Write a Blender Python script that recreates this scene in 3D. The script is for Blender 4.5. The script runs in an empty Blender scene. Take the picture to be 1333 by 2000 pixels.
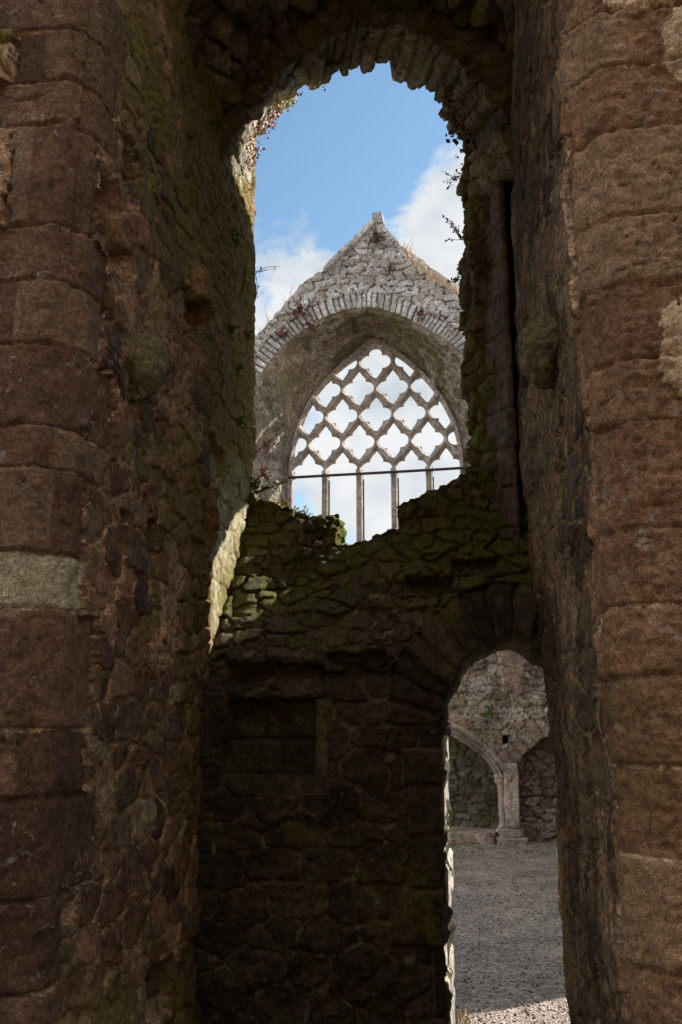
import bpy, math, random
import numpy as np
from mathutils import Vector, Matrix

# ------------------------------------------------------------------ camera, sky, sun, exposure
sc = bpy.context.scene
col = sc.collection
PITCH, YAW, CZ = 13.5, 8.0, 1.6
cd = bpy.data.cameras.new("camera")
cam = bpy.data.objects.new("camera", cd)
col.objects.link(cam)
cd.sensor_fit = 'VERTICAL'
cd.sensor_height = 36.0
cd.lens = 36.0 * 1750 / 2000
cd.clip_start = 0.05
cd.clip_end = 3000
cam.location = (0, 0, CZ)
cam.rotation_euler = (math.radians(90 + PITCH), 0, math.radians(YAW))
sc.camera = cam

SUN_AZ = math.atan2(0.62, 1.0)       # angle from +X towards +Y
SUN_EL = math.radians(37)
sdir = Vector((math.cos(SUN_AZ) * math.cos(SUN_EL), math.sin(SUN_AZ) * math.cos(SUN_EL), math.sin(SUN_EL)))
sl = bpy.data.lights.new("sun", 'SUN')
sl.energy = 4.5
sl.angle = math.radians(0.5)
sl.color = (1.0, 0.95, 0.87)
sun = bpy.data.objects.new("sun", sl)
col.objects.link(sun)
sun.rotation_euler = sdir.to_track_quat('Z', 'Y').to_euler()

sc.view_settings.view_transform = 'Standard'
sc.view_settings.look = 'None'
sc.view_settings.gamma = 1.0
sc.view_settings.exposure = 1.0
sc.cycles.use_denoising = True
sc.cycles.max_bounces = 6
sc.cycles.diffuse_bounces = 4
sc.cycles.glossy_bounces = 2
sc.cycles.transmission_bounces = 2


def pxdir(px, py, F=1750.0):
    """world direction in which a spot of the sky was seen"""
    x, y = (px - 666.5) / F, (1000 - py) / F
    p, w = math.radians(PITCH), math.radians(YAW)
    f = math.cos(p) - y * math.sin(p)
    z = math.sin(p) + y * math.cos(p)
    return Vector((x * math.cos(w) - f * math.sin(w), x * math.sin(w) + f * math.cos(w), z)).normalized()


def make_world():
    w = bpy.data.worlds.new("World")
    sc.world = w
    w.use_nodes = True
    nt = w.node_tree
    nt.nodes.clear()
    N = nt.nodes.new
    L = nt.links.new
    out = N('ShaderNodeOutputWorld')
    bg = N('ShaderNodeBackground')
    bg.inputs['Strength'].default_value = 0.125
    sky = N('ShaderNodeTexSky')
    sky.sky_type = 'NISHITA'
    sky.sun_disc = False
    sky.sun_elevation = SUN_EL
    sky.sun_rotation = math.pi / 2 - SUN_AZ
    sky.altitude = 100
    sky.air_density = 1.0
    sky.dust_density = 0.6
    sky.ozone_density = 1.0
    tc = N('ShaderNodeTexCoord')
    # cloud density = noise + banks placed round a few directions of the sky
    mp = N('ShaderNodeMapping')
    mp.inputs['Scale'].default_value = (1, 1, 1.5)
    L(tc.outputs['Generated'], mp.inputs['Vector'])
    n1 = N('ShaderNodeTexNoise')
    n1.inputs['Scale'].default_value = 7.5
    n1.inputs['Detail'].default_value = 9
    n1.inputs['Roughness'].default_value = 0.64
    n1.inputs['Distortion'].default_value = 0.25
    L(mp.outputs[0], n1.inputs['Vector'])
    am = N('ShaderNodeMath')
    am.operation = 'MULTIPLY_ADD'
    am.inputs[1].default_value = 2.6
    am.inputs[2].default_value = -0.80
    L(n1.outputs['Fac'], am.inputs[0])
    acc = am.outputs[0]
    banks = [((585, 425), 0.05, 0.20), ((560, 530), 0.06, 0.10), ((850, 430), 0.075, 0.42), ((890, 330), 0.05, 0.36), ((1000, 420), 0.12, 0.30), ((740, 880), 0.24, 0.46), ((840, 800), 0.12, 0.3),
             ((730, 1040), 0.07, 0.22), ((560, 640), 0.10, 0.12), ((320, 560), 0.15, 0.25),
             ((735, 250), 0.13, -0.55), ((600, 270), 0.10, -0.3), ((705, 400), 0.045, -0.2), ((595, 985), 0.022, -0.25)]
    wide = [(Vector((0.0, -.8, .6)), 0.95, 0.75), (Vector((.75, -.2, .63)), .55, .6), (Vector((-.8, -.1, .6)), .55, .6)]   # broken cloud over the rest of the sky
    for (p, rad, amt) in banks + wide:
        d = p if isinstance(p, Vector) else pxdir(*p)
        ds = N('ShaderNodeVectorMath')
        ds.operation = 'DISTANCE'
        ds.inputs[1].default_value = d
        L(tc.outputs['Generated'], ds.inputs[0])
        mr = N('ShaderNodeMapRange')
        mr.interpolation_type = 'SMOOTHSTEP'
        mr.inputs['From Min'].default_value = 0.0
        mr.inputs['From Max'].default_value = rad * 1.5
        mr.inputs['To Min'].default_value = amt
        mr.inputs['To Max'].default_value = 0.0
        L(ds.outputs['Value'], mr.inputs['Value'])
        ad = N('ShaderNodeMath')
        L(acc, ad.inputs[0])
        L(mr.outputs[0], ad.inputs[1])
        acc = ad.outputs[0]
    cr = N('ShaderNodeMapRange')
    cr.interpolation_type = 'SMOOTHSTEP'
    cr.inputs['From Min'].default_value = 0.50
    cr.inputs['From Max'].default_value = 0.95
    L(acc, cr.inputs['Value'])
    # cloud colour: bright tops and greyer bellies
    n2 = N('ShaderNodeTexNoise')
    n2.inputs['Scale'].default_value = 11
    n2.inputs['Detail'].default_value = 6
    L(mp.outputs[0], n2.inputs['Vector'])
    ramp = N('ShaderNodeValToRGB')
    ramp.color_ramp.elements[0].position = 0.30
    ramp.color_ramp.elements[0].color = (2.35, 2.75, 3.1, 1)
    ramp.color_ramp.elements[1].position = 0.65
    ramp.color_ramp.elements[1].color = (4.0, 4.05, 4.1, 1)
    L(n2.outputs['Fac'], ramp.inputs[0])
    mix = N('ShaderNodeMix')
    mix.data_type = 'RGBA'
    L(cr.outputs[0], mix.inputs[0])
    tint = N('ShaderNodeMix')
    tint.data_type = 'RGBA'
    tint.blend_type = 'MULTIPLY'
    tint.inputs[0].default_value = 1.0
    tint.inputs[7].default_value = (.74, .87, .84, 1)
    L(sky.outputs[0], tint.inputs[6])
    L(tint.outputs[2], mix.inputs[6])
    # sun-facing clouds behind the viewer, unseen, are boosted to brighten the shaded fronts
    sx = N('ShaderNodeSeparateXYZ')
    L(tc.outputs['Generated'], sx.inputs[0])
    br = N('ShaderNodeMapRange')
    br.interpolation_type = 'SMOOTHSTEP'
    br.inputs['From Min'].default_value = .55
    br.inputs['From Max'].default_value = -.35
    br.inputs['To Min'].default_value = .9
    br.inputs['To Max'].default_value = 1.55
    L(sx.outputs[1], br.inputs['Value'])
    sclc = N('ShaderNodeVectorMath')
    sclc.operation = 'SCALE'
    L(ramp.outputs[0], sclc.inputs[0])
    L(br.outputs[0], sclc.inputs['Scale'])
    L(sclc.outputs[0], mix.inputs[7])
    L(mix.outputs[2], bg.inputs['Color'])
    L(bg.outputs[0], out.inputs['Surface'])


make_world()

# ------------------------------------------------------------------ numeric helpers
_rng = np.random.RandomState(5)
_G = _rng.normal(size=(256, 3))
_G /= np.linalg.norm(_G, axis=1)[:, None]


def _hash(ix, iy, iz, seed):
    h = (ix.astype(np.int64) * 73856093) ^ (iy.astype(np.int64) * 19349663) ^ (iz.astype(np.int64) * 83492791) ^ (seed * 2654435761)
    h = (h ^ (h >> 13)) * 1274126177
    h = h & 0x7fffffff
    return h ^ (h >> 15)


def noise3(x, y, z, seed=0):
    x, y, z = np.broadcast_arrays(np.asarray(x, float), np.asarray(y, float), np.asarray(z, float))
    x0, y0, z0 = np.floor(x), np.floor(y), np.floor(z)
    fx, fy, fz = x - x0, y - y0, z - z0
    x0, y0, z0 = x0.astype(np.int64), y0.astype(np.int64), z0.astype(np.int64)
    sx, sy, sz = [t * t * t * (t * (t * 6 - 15) + 10) for t in (fx, fy, fz)]
    res = 0
    for i in (0, 1):
        for j in (0, 1):
            for k in (0, 1):
                g = _G[_hash(x0 + i, y0 + j, z0 + k, seed) & 255]
                d = g[..., 0] * (fx - i) + g[..., 1] * (fy - j) + g[..., 2] * (fz - k)
                res = res + d * (sx if i else 1 - sx) * (sy if j else 1 - sy) * (sz if k else 1 - sz)
    return res * 1.5


def fbm(x, y, z, f=1.0, o=4, seed=0, gain=0.5):
    a, s = 1.0, 0
    for k in range(o):
        s = s + a * noise3(x * f, y * f, z * f, seed + k * 17)
        f *= 2.03
        a *= gain
    return s


def sstep(a, b, x):
    t = np.clip((x - a) / (b - a), 0, 1)
    return t * t * (3 - 2 * t)


def rnd01(ix, iy, seed):
    return (_hash(ix, iy, ix * 0 + 7, seed) & 0xffff) / 65535.0


def voro(U, V, seed, jit=0.8, p=3.0):
    iu, iv = np.floor(U).astype(np.int64), np.floor(V).astype(np.int64)
    F1 = np.full(U.shape, 9.0)
    F2 = np.full(U.shape, 9.0)
    R = [np.zeros(U.shape) for _ in range(5)]
    for dv in (-1, 0, 1):
        for du in (-2, -1, 0, 1, 2):
            cu, cv = iu + du, iv + dv
            shift = 0.5 * (cv & 1)
            r1, r2, r3 = rnd01(cu, cv, seed), rnd01(cu, cv, seed + 1), rnd01(cu, cv, seed + 2)
            x = U - (cu + 0.5 + shift - 0.25 + jit * (r1 - 0.5))
            y = V - (cv + 0.5 + jit * (r2 - 0.5))
            d = (np.abs(x) ** p + np.abs(y) ** p) ** (1 / p) + 0.22 * (r3 - .5)
            c = d < F1
            F2 = np.where(c, F1, np.minimum(F2, d))
            F1 = np.where(c, d, F1)
            for q, val in enumerate((r3, rnd01(cu, cv, seed + 3), rnd01(cu, cv, seed + 4), x, y)):
                R[q] = np.where(c, val, R[q])
    return F1, F2, R


def rubble(U, V, sw, sh, seed, gap=0.16, warp=0.22, jit=0.8, p=3.0, rnd=0.8):
    """random rubble: height 0..~1.3, stone random, mortar mask"""
    z = U * 0 + seed * 3.1
    wu = fbm(U / sw, V / sh, z, 0.9, 3, seed) * warp + fbm(U / sw, V / sh, z, 5, 2, seed + 30) * 0.04
    wv = fbm(U / sw, V / sh, z + 9, 0.9, 3, seed + 5) * warp + fbm(U / sw, V / sh, z, 5, 2, seed + 34) * 0.04
    F1, F2, (r1, r2, r3, dx, dy) = voro(U / sw + wu, V / sh + wv, seed, jit, p)
    e = F2 - F1
    edge = sstep(0.01, gap * 1.15, e)
    h = edge ** 0.7 * (1 - rnd * 0.5 + rnd * r2) + edge * ((r3 - 0.5) * dx * 0.8 + (r1 - 0.5) * dy * 0.8)
    m = 1 - sstep(gap * 0.45, gap * 1.0, e)
    return h, r3 * 0.6 + r1 * 0.4, m


def poly_sdf(X, Z, poly, closed=True):
    """positive outside the polygon, negative inside"""
    d2 = np.full(X.shape, 1e9)
    ins = np.zeros(X.shape, bool)
    n = len(poly)
    for k in range(n if closed else n - 1):
        ax, az = poly[k]
        bx, bz = poly[(k + 1) % n]
        ex, ez = bx - ax, bz - az
        wx, wz = X - ax, Z - az
        t = np.clip((wx * ex + wz * ez) / (ex * ex + ez * ez + 1e-12), 0, 1)
        d2 = np.minimum(d2, (wx - ex * t) ** 2 + (wz - ez * t) ** 2)
        c = ((az > Z) != (bz > Z)) & (X < (bx - ax) * (Z - az) / (bz - az + 1e-12) + ax)
        ins ^= c
    d = np.sqrt(d2)
    return np.where(ins, -d, d) if closed else d


def smooth_curve(pts, n=80):
    """Catmull-Rom through points, evenly resampled"""
    P = np.array(pts, float)
    P = np.vstack([2 * P[0] - P[1], P, 2 * P[-1] - P[-2]])
    o = []
    for k in range(1, len(P) - 2):
        for t in np.linspace(0, 1, 24, endpoint=False):
            o.append(0.5 * (2 * P[k] + (P[k + 1] - P[k - 1]) * t + (2 * P[k - 1] - 5 * P[k] + 4 * P[k + 1] - P[k + 2]) * t * t
                            + (3 * P[k] - P[k - 1] - 3 * P[k + 1] + P[k + 2]) * t ** 3))
    o.append(P[-2])
    o = np.array(o)
    s = np.concatenate([[0], np.cumsum(np.linalg.norm(np.diff(o, axis=0), axis=1))])
    q = np.linspace(0, s[-1], n)
    return np.stack([np.interp(q, s, o[:, k]) for k in range(o.shape[1])], 1)


# ------------------------------------------------------------------ mesh helpers
def link_mesh(name, verts, faces, mat, parent=None, attr=None, smooth=True, sharp=None):
    verts = np.asarray(verts, float).reshape(-1, 3)
    me = bpy.data.meshes.new(name)
    if isinstance(faces, np.ndarray) and faces.ndim == 2:
        n, k = faces.shape
        flat = faces.reshape(-1).astype(np.int32)
        starts = (np.arange(n) * k).astype(np.int32)
    else:
        flat = np.array([i for f in faces for i in f], np.int32)
        ln = np.array([len(f) for f in faces])
        starts = np.concatenate([[0], np.cumsum(ln)[:-1]]).astype(np.int32)
        n = len(faces)
    me.vertices.add(len(verts))
    me.vertices.foreach_set('co', verts.reshape(-1).astype(np.float32))
    me.loops.add(len(flat))
    me.loops.foreach_set('vertex_index', flat)
    me.polygons.add(n)
    me.polygons.foreach_set('loop_start', starts)
    if smooth:
        me.polygons.foreach_set('use_smooth', np.ones(n, bool))
    me.update(calc_edges=True)
    if attr is not None:
        a = me.attributes.new('stone', 'FLOAT_COLOR', 'POINT')
        A = np.ones((len(verts), 4), np.float32)
        A[:, :3] = np.asarray(attr).reshape(-1, 3)
        a.data.foreach_set('color', A.reshape(-1))
    me.validate()
    o = bpy.data.objects.new(name, me)
    col.objects.link(o)
    if mat:
        me.materials.append(mat)
    if parent:
        o.parent = parent
    return o


def grid_faces(nu, nv, flip=False):
    i, j = np.meshgrid(np.arange(nu - 1), np.arange(nv - 1), indexing='ij')
    a = i * nv + j
    q = np.stack([a, a + nv, a + nv + 1, a + 1], -1).reshape(-1, 4)
    return q[:, ::-1] if flip else q


def grid_normals(P, flip=False):
    du, dv = np.gradient(P, axis=0), np.gradient(P, axis=1)
    n = np.cross(du, dv)
    n /= np.linalg.norm(n, axis=-1, keepdims=True) + 1e-12
    return -n if flip else n


def solid_sheet(name, P, A, faces, back, mat, parent=None, layers=4, rough=0.0, seed=0, split=None):
    """a front sheet (P: nu x nv x 3) closed by rough side walls and a back at P_back"""
    V = P.reshape(-1, 3)
    B = back.reshape(-1, 3)
    At = A.reshape(-1, 3)
    used = np.unique(faces)
    remap = -np.ones(len(V), np.int64)
    remap[used] = np.arange(len(used))
    F = remap[faces]
    V, B, At = V[used], B[used], At[used]
    n = len(V)
    k = F.shape[1]
    e = np.concatenate([np.stack([F[:, i], F[:, (i + 1) % k]], 1) for i in range(k)])
    key = e[:, 0] * n + e[:, 1]
    rkey = e[:, 1] * n + e[:, 0]
    bd = e[~np.isin(key, rkey)]
    bv = np.unique(bd)
    bm_ = -np.ones(n, np.int64)
    bm_[bv] = np.arange(len(bv))
    nb = len(bv)
    verts = [V]
    attrs = [At]
    rings = [bv]
    c = n
    for l in range(1, layers):
        t = l / layers
        q = V[bv] * (1 - t) + B[bv] * t
        if rough:
            for ax in range(3):
                q[:, ax] += rough * fbm(q[:, 0], q[:, 1], q[:, 2], 7, 3, seed + ax * 11) * min(1, 4 * t * (1 - t) + .3)
        verts.append(q)
        attrs.append(At[bv])
        rings.append(np.arange(c, c + nb))
        c += nb
    verts.append(B)
    attrs.append(At)
    rings.append(c + bv)
    Fb = F[:, ::-1] + c
    allf = [F, Fb]
    for l in range(layers):
        r0, r1 = rings[l], rings[l + 1]
        a, b = bm_[bd[:, 0]], bm_[bd[:, 1]]
        allf.append(np.stack([r0[b], r0[a], r1[a], r1[b]], 1))
    return link_mesh(name, np.concatenate(verts), np.concatenate(allf), mat, parent, np.concatenate(attrs))


def snap(A, B, fn, cell):
    """pull grid points next to the zero line of fn onto it; returns moved grids and the kept quads"""
    S = fn(A, B)
    h = cell * 0.25
    gx = (fn(A + h, B) - fn(A - h, B)) / (2 * h)
    gz = (fn(A, B + h) - fn(A, B - h)) / (2 * h)
    g2 = gx * gx + gz * gz + 1e-9
    near = np.abs(S) < cell * 0.8
    stp = np.where(near, -S / g2, 0)
    stp = np.clip(stp * np.sqrt(g2), -cell * .8, cell * .8) / np.sqrt(g2)
    A2, B2 = A + stp * gx, B + stp * gz
    ok = S > -cell * 0.8
    fk = ok[:-1, :-1] & ok[1:, :-1] & ok[1:, 1:] & ok[:-1, 1:]
    # a quad whose four corners were all pulled out of the hole is dropped
    ins = S <= 0
    fk &= ~(ins[:-1, :-1] & ins[1:, :-1] & ins[1:, 1:] & ins[:-1, 1:])
    return A2, B2, fk.reshape(-1)


def box_mesh(x0, x1, y0, y1, z0, z1, r=0.0, seed=0, n=6):
    """box with rough faces; returns verts, quads"""
    vs, fs = [], []
    idx = {}

    def vid(p):
        kk = tuple(np.round(p, 5))
        if kk not in idx:
            idx[kk] = len(vs)
            vs.append(p)
        return idx[kk]
    lo, hi = np.array([x0, y0, z0], float), np.array([x1, y1, z1], float)
    for ax in range(3):
        u, v = (ax + 1) % 3, (ax + 2) % 3
        for side in (0, 1):
            for i in range(n):
                for j in range(n):
                    q = []
                    for (a, b) in ((i, j), (i + 1, j), (i + 1, j + 1), (i, j + 1)):
                        p = np.zeros(3)
                        p[ax] = hi[ax] if side else lo[ax]
                        p[u] = lo[u] + (hi[u] - lo[u]) * a / n
                        p[v] = lo[v] + (hi[v] - lo[v]) * b / n
                        q.append(vid(p))
                    fs.append(q if side else q[::-1])
    vs = np.array(vs)
    if r:
        c = (lo + hi) / 2
        sz = (hi - lo) / 2
        d = (vs - c) / sz
        # knock the arrises off
        on = (np.abs(d) > 0.999).sum(1)
        vs = np.where((on >= 2)[:, None], c + (vs - c) - np.sign(d) * (np.abs(d) > .999) * r * (on[:, None] - 1) * .8, vs)
        for ax in range(3):
            vs[:, ax] += r * 0.8 * fbm(vs[:, 0] + seed, vs[:, 1], vs[:, 2], 6, 3, seed + ax * 7)
    return vs, np.array(fs)


def tube(path, rad, k=6):
    P = np.array(path, float)
    n = len(P)
    T = np.gradient(P, axis=0)
    T /= np.linalg.norm(T, axis=1)[:, None] + 1e-9
    up = np.array([0.31, 0.57, 0.76])
    a = np.cross(T, up)
    a /= np.linalg.norm(a, axis=1)[:, None] + 1e-9
    b = np.cross(T, a)
    rad = np.broadcast_to(np.asarray(rad, float), (n,))
    ang = np.arange(k) * 2 * math.pi / k
    V = P[:, None] + rad[:, None, None] * (np.cos(ang)[None, :, None] * a[:, None] + np.sin(ang)[None, :, None] * b[:, None])
    F = []
    for i in range(n - 1):
        for j in range(k):
            F.append((i * k + j, i * k + (j + 1) % k, (i + 1) * k + (j + 1) % k, (i + 1) * k + j))
    return V.reshape(-1, 3), F


def tag(o, label=None, cat=None, group=None, kind=None):
    if label:
        o['label'] = label
    if cat:
        o['category'] = cat
    if group:
        o['group'] = group
    if kind:
        o['kind'] = kind
    return o


# ------------------------------------------------------------------ materials
def stone_mat(name, cols, mortar, moss=(0.06, 0.075, 0.018), moss_amt=0.5, moss_scale=2.2, lichen=0.3, lichen_col=(.5, .47, .42),
              stain=0.5, bump=1.0, fine=60.0, rough=0.92, pits=0.5, mid_amp=.38):
    m = bpy.data.materials.new(name)
    m.use_nodes = True
    nt = m.node_tree
    N, L = nt.nodes.new, nt.links.new
    bs = nt.nodes['Principled BSDF']
    bs.inputs['Roughness'].default_value = rough
    bs.inputs['Specular IOR Level'].default_value = 0.25
    at = N('ShaderNodeAttribute')
    at.attribute_name = 'stone'
    sep = N('ShaderNodeSeparateColor')
    L(at.outputs['Color'], sep.inputs[0])
    geo = N('ShaderNodeNewGeometry')
    pos = geo.outputs['Position']

    def noise(scale, detail=6, rough_=0.6, dist=0.0):
        n = N('ShaderNodeTexNoise')
        n.inputs['Scale'].default_value = scale
        n.inputs['Detail'].default_value = detail
        n.inputs['Roughness'].default_value = rough_
        n.inputs['Distortion'].default_value = dist
        L(pos, n.inputs['Vector'])
        return n.outputs['Fac']

    def rng(v, a, b, c=0.0, d=1.0):
        r = N('ShaderNodeMapRange')
        r.inputs['From Min'].default_value = a
        r.inputs['From Max'].default_value = b
        r.inputs['To Min'].default_value = c
        r.inputs['To Max'].default_value = d
        L(v, r.inputs['Value'])
        return r.outputs[0]

    def math_(op, a, b):
        q = N('ShaderNodeMath')
        q.operation = op
        for k, v in enumerate((a, b)):
            if isinstance(v, (int, float)):
                q.inputs[k].default_value = v
            else:
                L(v, q.inputs[k])
        return q.outputs[0]

    def mix(f, a, b, mode='MIX'):
        q = N('ShaderNodeMix')
        q.data_type = 'RGBA'
        q.blend_type = mode
        q.clamp_factor = True
        if isinstance(f, (int, float)):
            q.inputs[0].default_value = f
        else:
            L(f, q.inputs[0])
        for k, v in ((6, a), (7, b)):
            if isinstance(v, tuple):
                q.inputs[k].default_value = (*v, 1)
            else:
                L(v, q.inputs[k])
        return q.outputs[2]

    ramp = N('ShaderNodeValToRGB')
    el = ramp.color_ramp.elements
    while len(el) < len(cols):
        el.new(0.5)
    for k, c in enumerate(cols):
        el[k].position = 0.12 + 0.76 * k / max(1, len(cols) - 1)
        el[k].color = (*c, 1)
    L(sep.outputs[0], ramp.inputs[0])
    big = noise(2.7, 5, 0.6, 0.4)
    mid = noise(17, 6, 0.65)
    fin = noise(fine, 6, 0.7)
    grain = noise(fine * 4, 3, 0.7)
    c = ramp.outputs[0]
    mf = rng(math_('ADD', sep.outputs[1], math_('MULTIPLY', math_('SUBTRACT', fin, 0.5), 0.9)), 0.36, 0.58, 0.0, 1.0)
    c = mix(mf, c, mortar)
    v = math_('MULTIPLY', rng(big, 0.36, 0.64, 1 - stain * .6, 1 + stain * .6), rng(mid, 0.36, 0.64, 1 - mid_amp, 1 + mid_amp))
    v = math_('MULTIPLY', v, rng(fin, 0.36, 0.64, 0.58, 1.42))
    v = math_('MULTIPLY', v, rng(grain, 0.36, 0.64, 0.66, 1.34))
    # dark pits and worn scars
    v = math_('MULTIPLY', v, rng(noise(9.0, 8, 0.75, 1.2), 0.40, 0.47, 1 - pits, 1.0))
    cv = N('ShaderNodeCombineColor')
    for k in range(3):
        L(v, cv.inputs[k])
    c = mix(1.0, c, cv.outputs[0], 'MULTIPLY')
    # pale lichen flecks
    if lichen:
        fl = math_('MULTIPLY', rng(noise(26, 5, 0.62, 0.6), 0.585, 0.64, 0, 1), rng(noise(3.3, 5), 0.44, 0.60, 0, 1))
        c = mix(math_('MULTIPLY', fl, lichen), c, lichen_col)
    # moss and algae in patches of their own
    if moss_amt:
        ms = math_('ADD', noise(moss_scale, 7, 0.65, 0.5), math_('MULTIPLY', math_('SUBTRACT', sep.outputs[2], 0.5), 0.5))
        ms = math_('ADD', ms, math_('MULTIPLY', math_('SUBTRACT', fin, 0.5), 0.25))
        mfac = math_('MULTIPLY', rng(ms, 0.47, 0.66, 0, 1), moss_amt)
        mc = mix(rng(fin, 0.35, 0.65), tuple(x * .55 for x in moss), tuple(min(1, x * 1.45) for x in moss))
        c = mix(mfac, c, mc)
    L(c, bs.inputs['Base Color'])
    b1 = N('ShaderNodeBump')
    b1.inputs['Strength'].default_value = min(1.0, 0.9 * bump)
    b1.inputs['Distance'].default_value = 0.026 * bump
    hsum = math_('ADD', math_('MULTIPLY', fin, 0.55), math_('ADD', math_('MULTIPLY', mid, 0.8), math_('MULTIPLY', grain, 0.22)))
    L(hsum, b1.inputs['Height'])
    L(b1.outputs[0], bs.inputs['Normal'])
    return m


def gravel_mat():
    m = bpy.data.materials.new('gravel')
    m.use_nodes = True
    nt = m.node_tree
    N, L = nt.nodes.new, nt.links.new
    bs = nt.nodes['Principled BSDF']
    bs.inputs['Roughness'].default_value = .9
    bs.inputs['Specular IOR Level'].default_value = .2
    g = N('ShaderNodeNewGeometry')
    vo = N('ShaderNodeTexVoronoi')
    vo.inputs['Scale'].default_value = 62
    vo.inputs['Randomness'].default_value = 1
    L(g.outputs['Position'], vo.inputs['Vector'])
    sp = N('ShaderNodeSeparateColor')
    L(vo.outputs['Color'], sp.inputs[0])
    r = N('ShaderNodeValToRGB')
    e = r.color_ramp.elements
    e[0].position, e[0].color = .0, (.15, .115, .095, 1)
    e[1].position, e[1].color = 1.0, (.58, .50, .44, 1)
    for p_, c_ in ((.4, (.28, .222, .182, 1)), (.85, (.40, .328, .272, 1))):
        k = e.new(p_)
        k.color = c_
    L(sp.outputs[0], r.inputs[0])
    n = N('ShaderNodeTexNoise')
    n.inputs['Scale'].default_value = 1.6
    n.inputs['Detail'].default_value = 8
    n.inputs['Roughness'].default_value = .7
    L(g.outputs['Position'], n.inputs['Vector'])
    mr = N('ShaderNodeMapRange')
    mr.inputs['From Min'].default_value = .3
    mr.inputs['From Max'].default_value = .7
    mr.inputs['To Min'].default_value = .55
    mr.inputs['To Max'].default_value = 1.42
    L(n.outputs['Fac'], mr.inputs['Value'])
    cc = N('ShaderNodeCombineColor')
    for k in range(3):
        L(mr.outputs[0], cc.inputs[k])
    mx = N('ShaderNodeMix')
    mx.data_type = 'RGBA'
    mx.blend_type = 'MULTIPLY'
    mx.inputs[0].default_value = 1
    L(r.outputs[0], mx.inputs[6])
    L(cc.outputs[0], mx.inputs[7])
    L(mx.outputs[2], bs.inputs['Base Color'])
    b = N('ShaderNodeBump')
    b.invert = True
    b.inputs['Strength'].default_value = .9
    b.inputs['Distance'].default_value = .012
    L(vo.outputs['Distance'], b.inputs['Height'])
    L(b.outputs[0], bs.inputs['Normal'])
    return m


def plain_mat(name, a, b, scale=20.0, rough=0.8, bump=0.0, attr=False, metal=0.0):
    m = bpy.data.materials.new(name)
    m.use_nodes = True
    nt = m.node_tree
    N, L = nt.nodes.new, nt.links.new
    bs = nt.nodes['Principled BSDF']
    bs.inputs['Roughness'].default_value = rough
    bs.inputs['Specular IOR Level'].default_value = 0.25
    bs.inputs['Metallic'].default_value = metal
    r = N('ShaderNodeValToRGB')
    r.color_ramp.elements[0].position = 0.3
    r.color_ramp.elements[0].color = (*a, 1)
    r.color_ramp.elements[1].position = 0.7
    r.color_ramp.elements[1].color = (*b, 1)
    if attr:
        at = N('ShaderNodeAttribute')
        at.attribute_name = 'stone'
        sp = N('ShaderNodeSeparateColor')
        L(at.outputs['Color'], sp.inputs[0])
        L(sp.outputs[0], r.inputs[0])
    else:
        g = N('ShaderNodeNewGeometry')
        n = N('ShaderNodeTexNoise')
        n.inputs['Scale'].default_value = scale
        n.inputs['Detail'].default_value = 6
        L(g.outputs['Position'], n.inputs['Vector'])
        L(n.outputs['Fac'], r.inputs[0])
        if bump:
            b_ = N('ShaderNodeBump')
            b_.inputs['Strength'].default_value = bump
            b_.inputs['Distance'].default_value = 0.01
            L(n.outputs['Fac'], b_.inputs['Height'])
            L(b_.outputs[0], bs.inputs['Normal'])
    L(r.outputs[0], bs.inputs['Base Color'])
    return m


M_LEFT = stone_mat('brown_rubble', [(.075, .042, .028), (.185, .095, .052), (.28, .148, .08), (.16, .105, .065), (.34, .20, .11), (.62, .56, .40)],  # last pale tone brightens the sunlit patch of the left wall
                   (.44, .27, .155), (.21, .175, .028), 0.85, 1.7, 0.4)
M_QUOIN_L = stone_mat('brown_dressed_stone', [(.115, .060, .035), (.175, .096, .056), (.21, .132, .08), (.39, .32, .205)], (.46, .31, .19),
                      (.13, .115, .03), 0.5, 1.5, 0.5, stain=.4, pits=.25, mid_amp=.2)
M_QUOIN_R = stone_mat('red_dressed_sandstone', [(.26, .138, .076), (.31, .170, .092), (.37, .212, .115), (.33, .205, .12)], (.64, .45, .28),
                      (.19, .14, .04), 0.4, 1.5, 0.5, stain=.35, pits=.25, mid_amp=.2)
M_RIGHT = stone_mat('brown_streaked_rubble', [(.08, .048, .03), (.14, .082, .05), (.20, .12, .07), (.13, .10, .06)], (.32, .21, .12),
                    (.085, .085, .03), 0.7, 1.7, 0.3)
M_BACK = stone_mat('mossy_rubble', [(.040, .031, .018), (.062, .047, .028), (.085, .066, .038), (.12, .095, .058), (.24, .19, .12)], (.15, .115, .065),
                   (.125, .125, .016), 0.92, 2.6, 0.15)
M_JAMB = stone_mat('mossy_jamb_stone', [(.13, .095, .07), (.19, .135, .10), (.16, .125, .09)], (.2, .16, .11),
                   (.16, .155, .026), 0.95, 2.2, 0.3)
M_VAULT = stone_mat('vault_rubble', [(.12, .088, .058), (.22, .16, .108), (.30, .235, .15), (.20, .16, .09), (.60, .54, .41)], (.12, .09, .06),  # last pale tone makes the left haunch look sunlit
                    (.15, .15, .03), 0.9, 2.2, 0.2)
M_GABLE = stone_mat('grey_limestone', [(.30, .265, .24), (.42, .39, .365), (.56, .54, .52), (.40, .33, .29)], (.15, .115, .09),
                    (.30, .20, .09), 0.35, 2.0, 0.6, (.70, .68, .66), stain=.3, fine=40, pits=.3)
M_ARCH_G = stone_mat('pale_voussoir_stone', [(.38, .36, .345), (.52, .50, .485), (.62, .605, .59)], (.20, .16, .13),
                     (.32, .24, .12), 0.25, 2.0, 0.5, (.72, .7, .68), stain=.25, fine=40, pits=.2)
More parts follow.
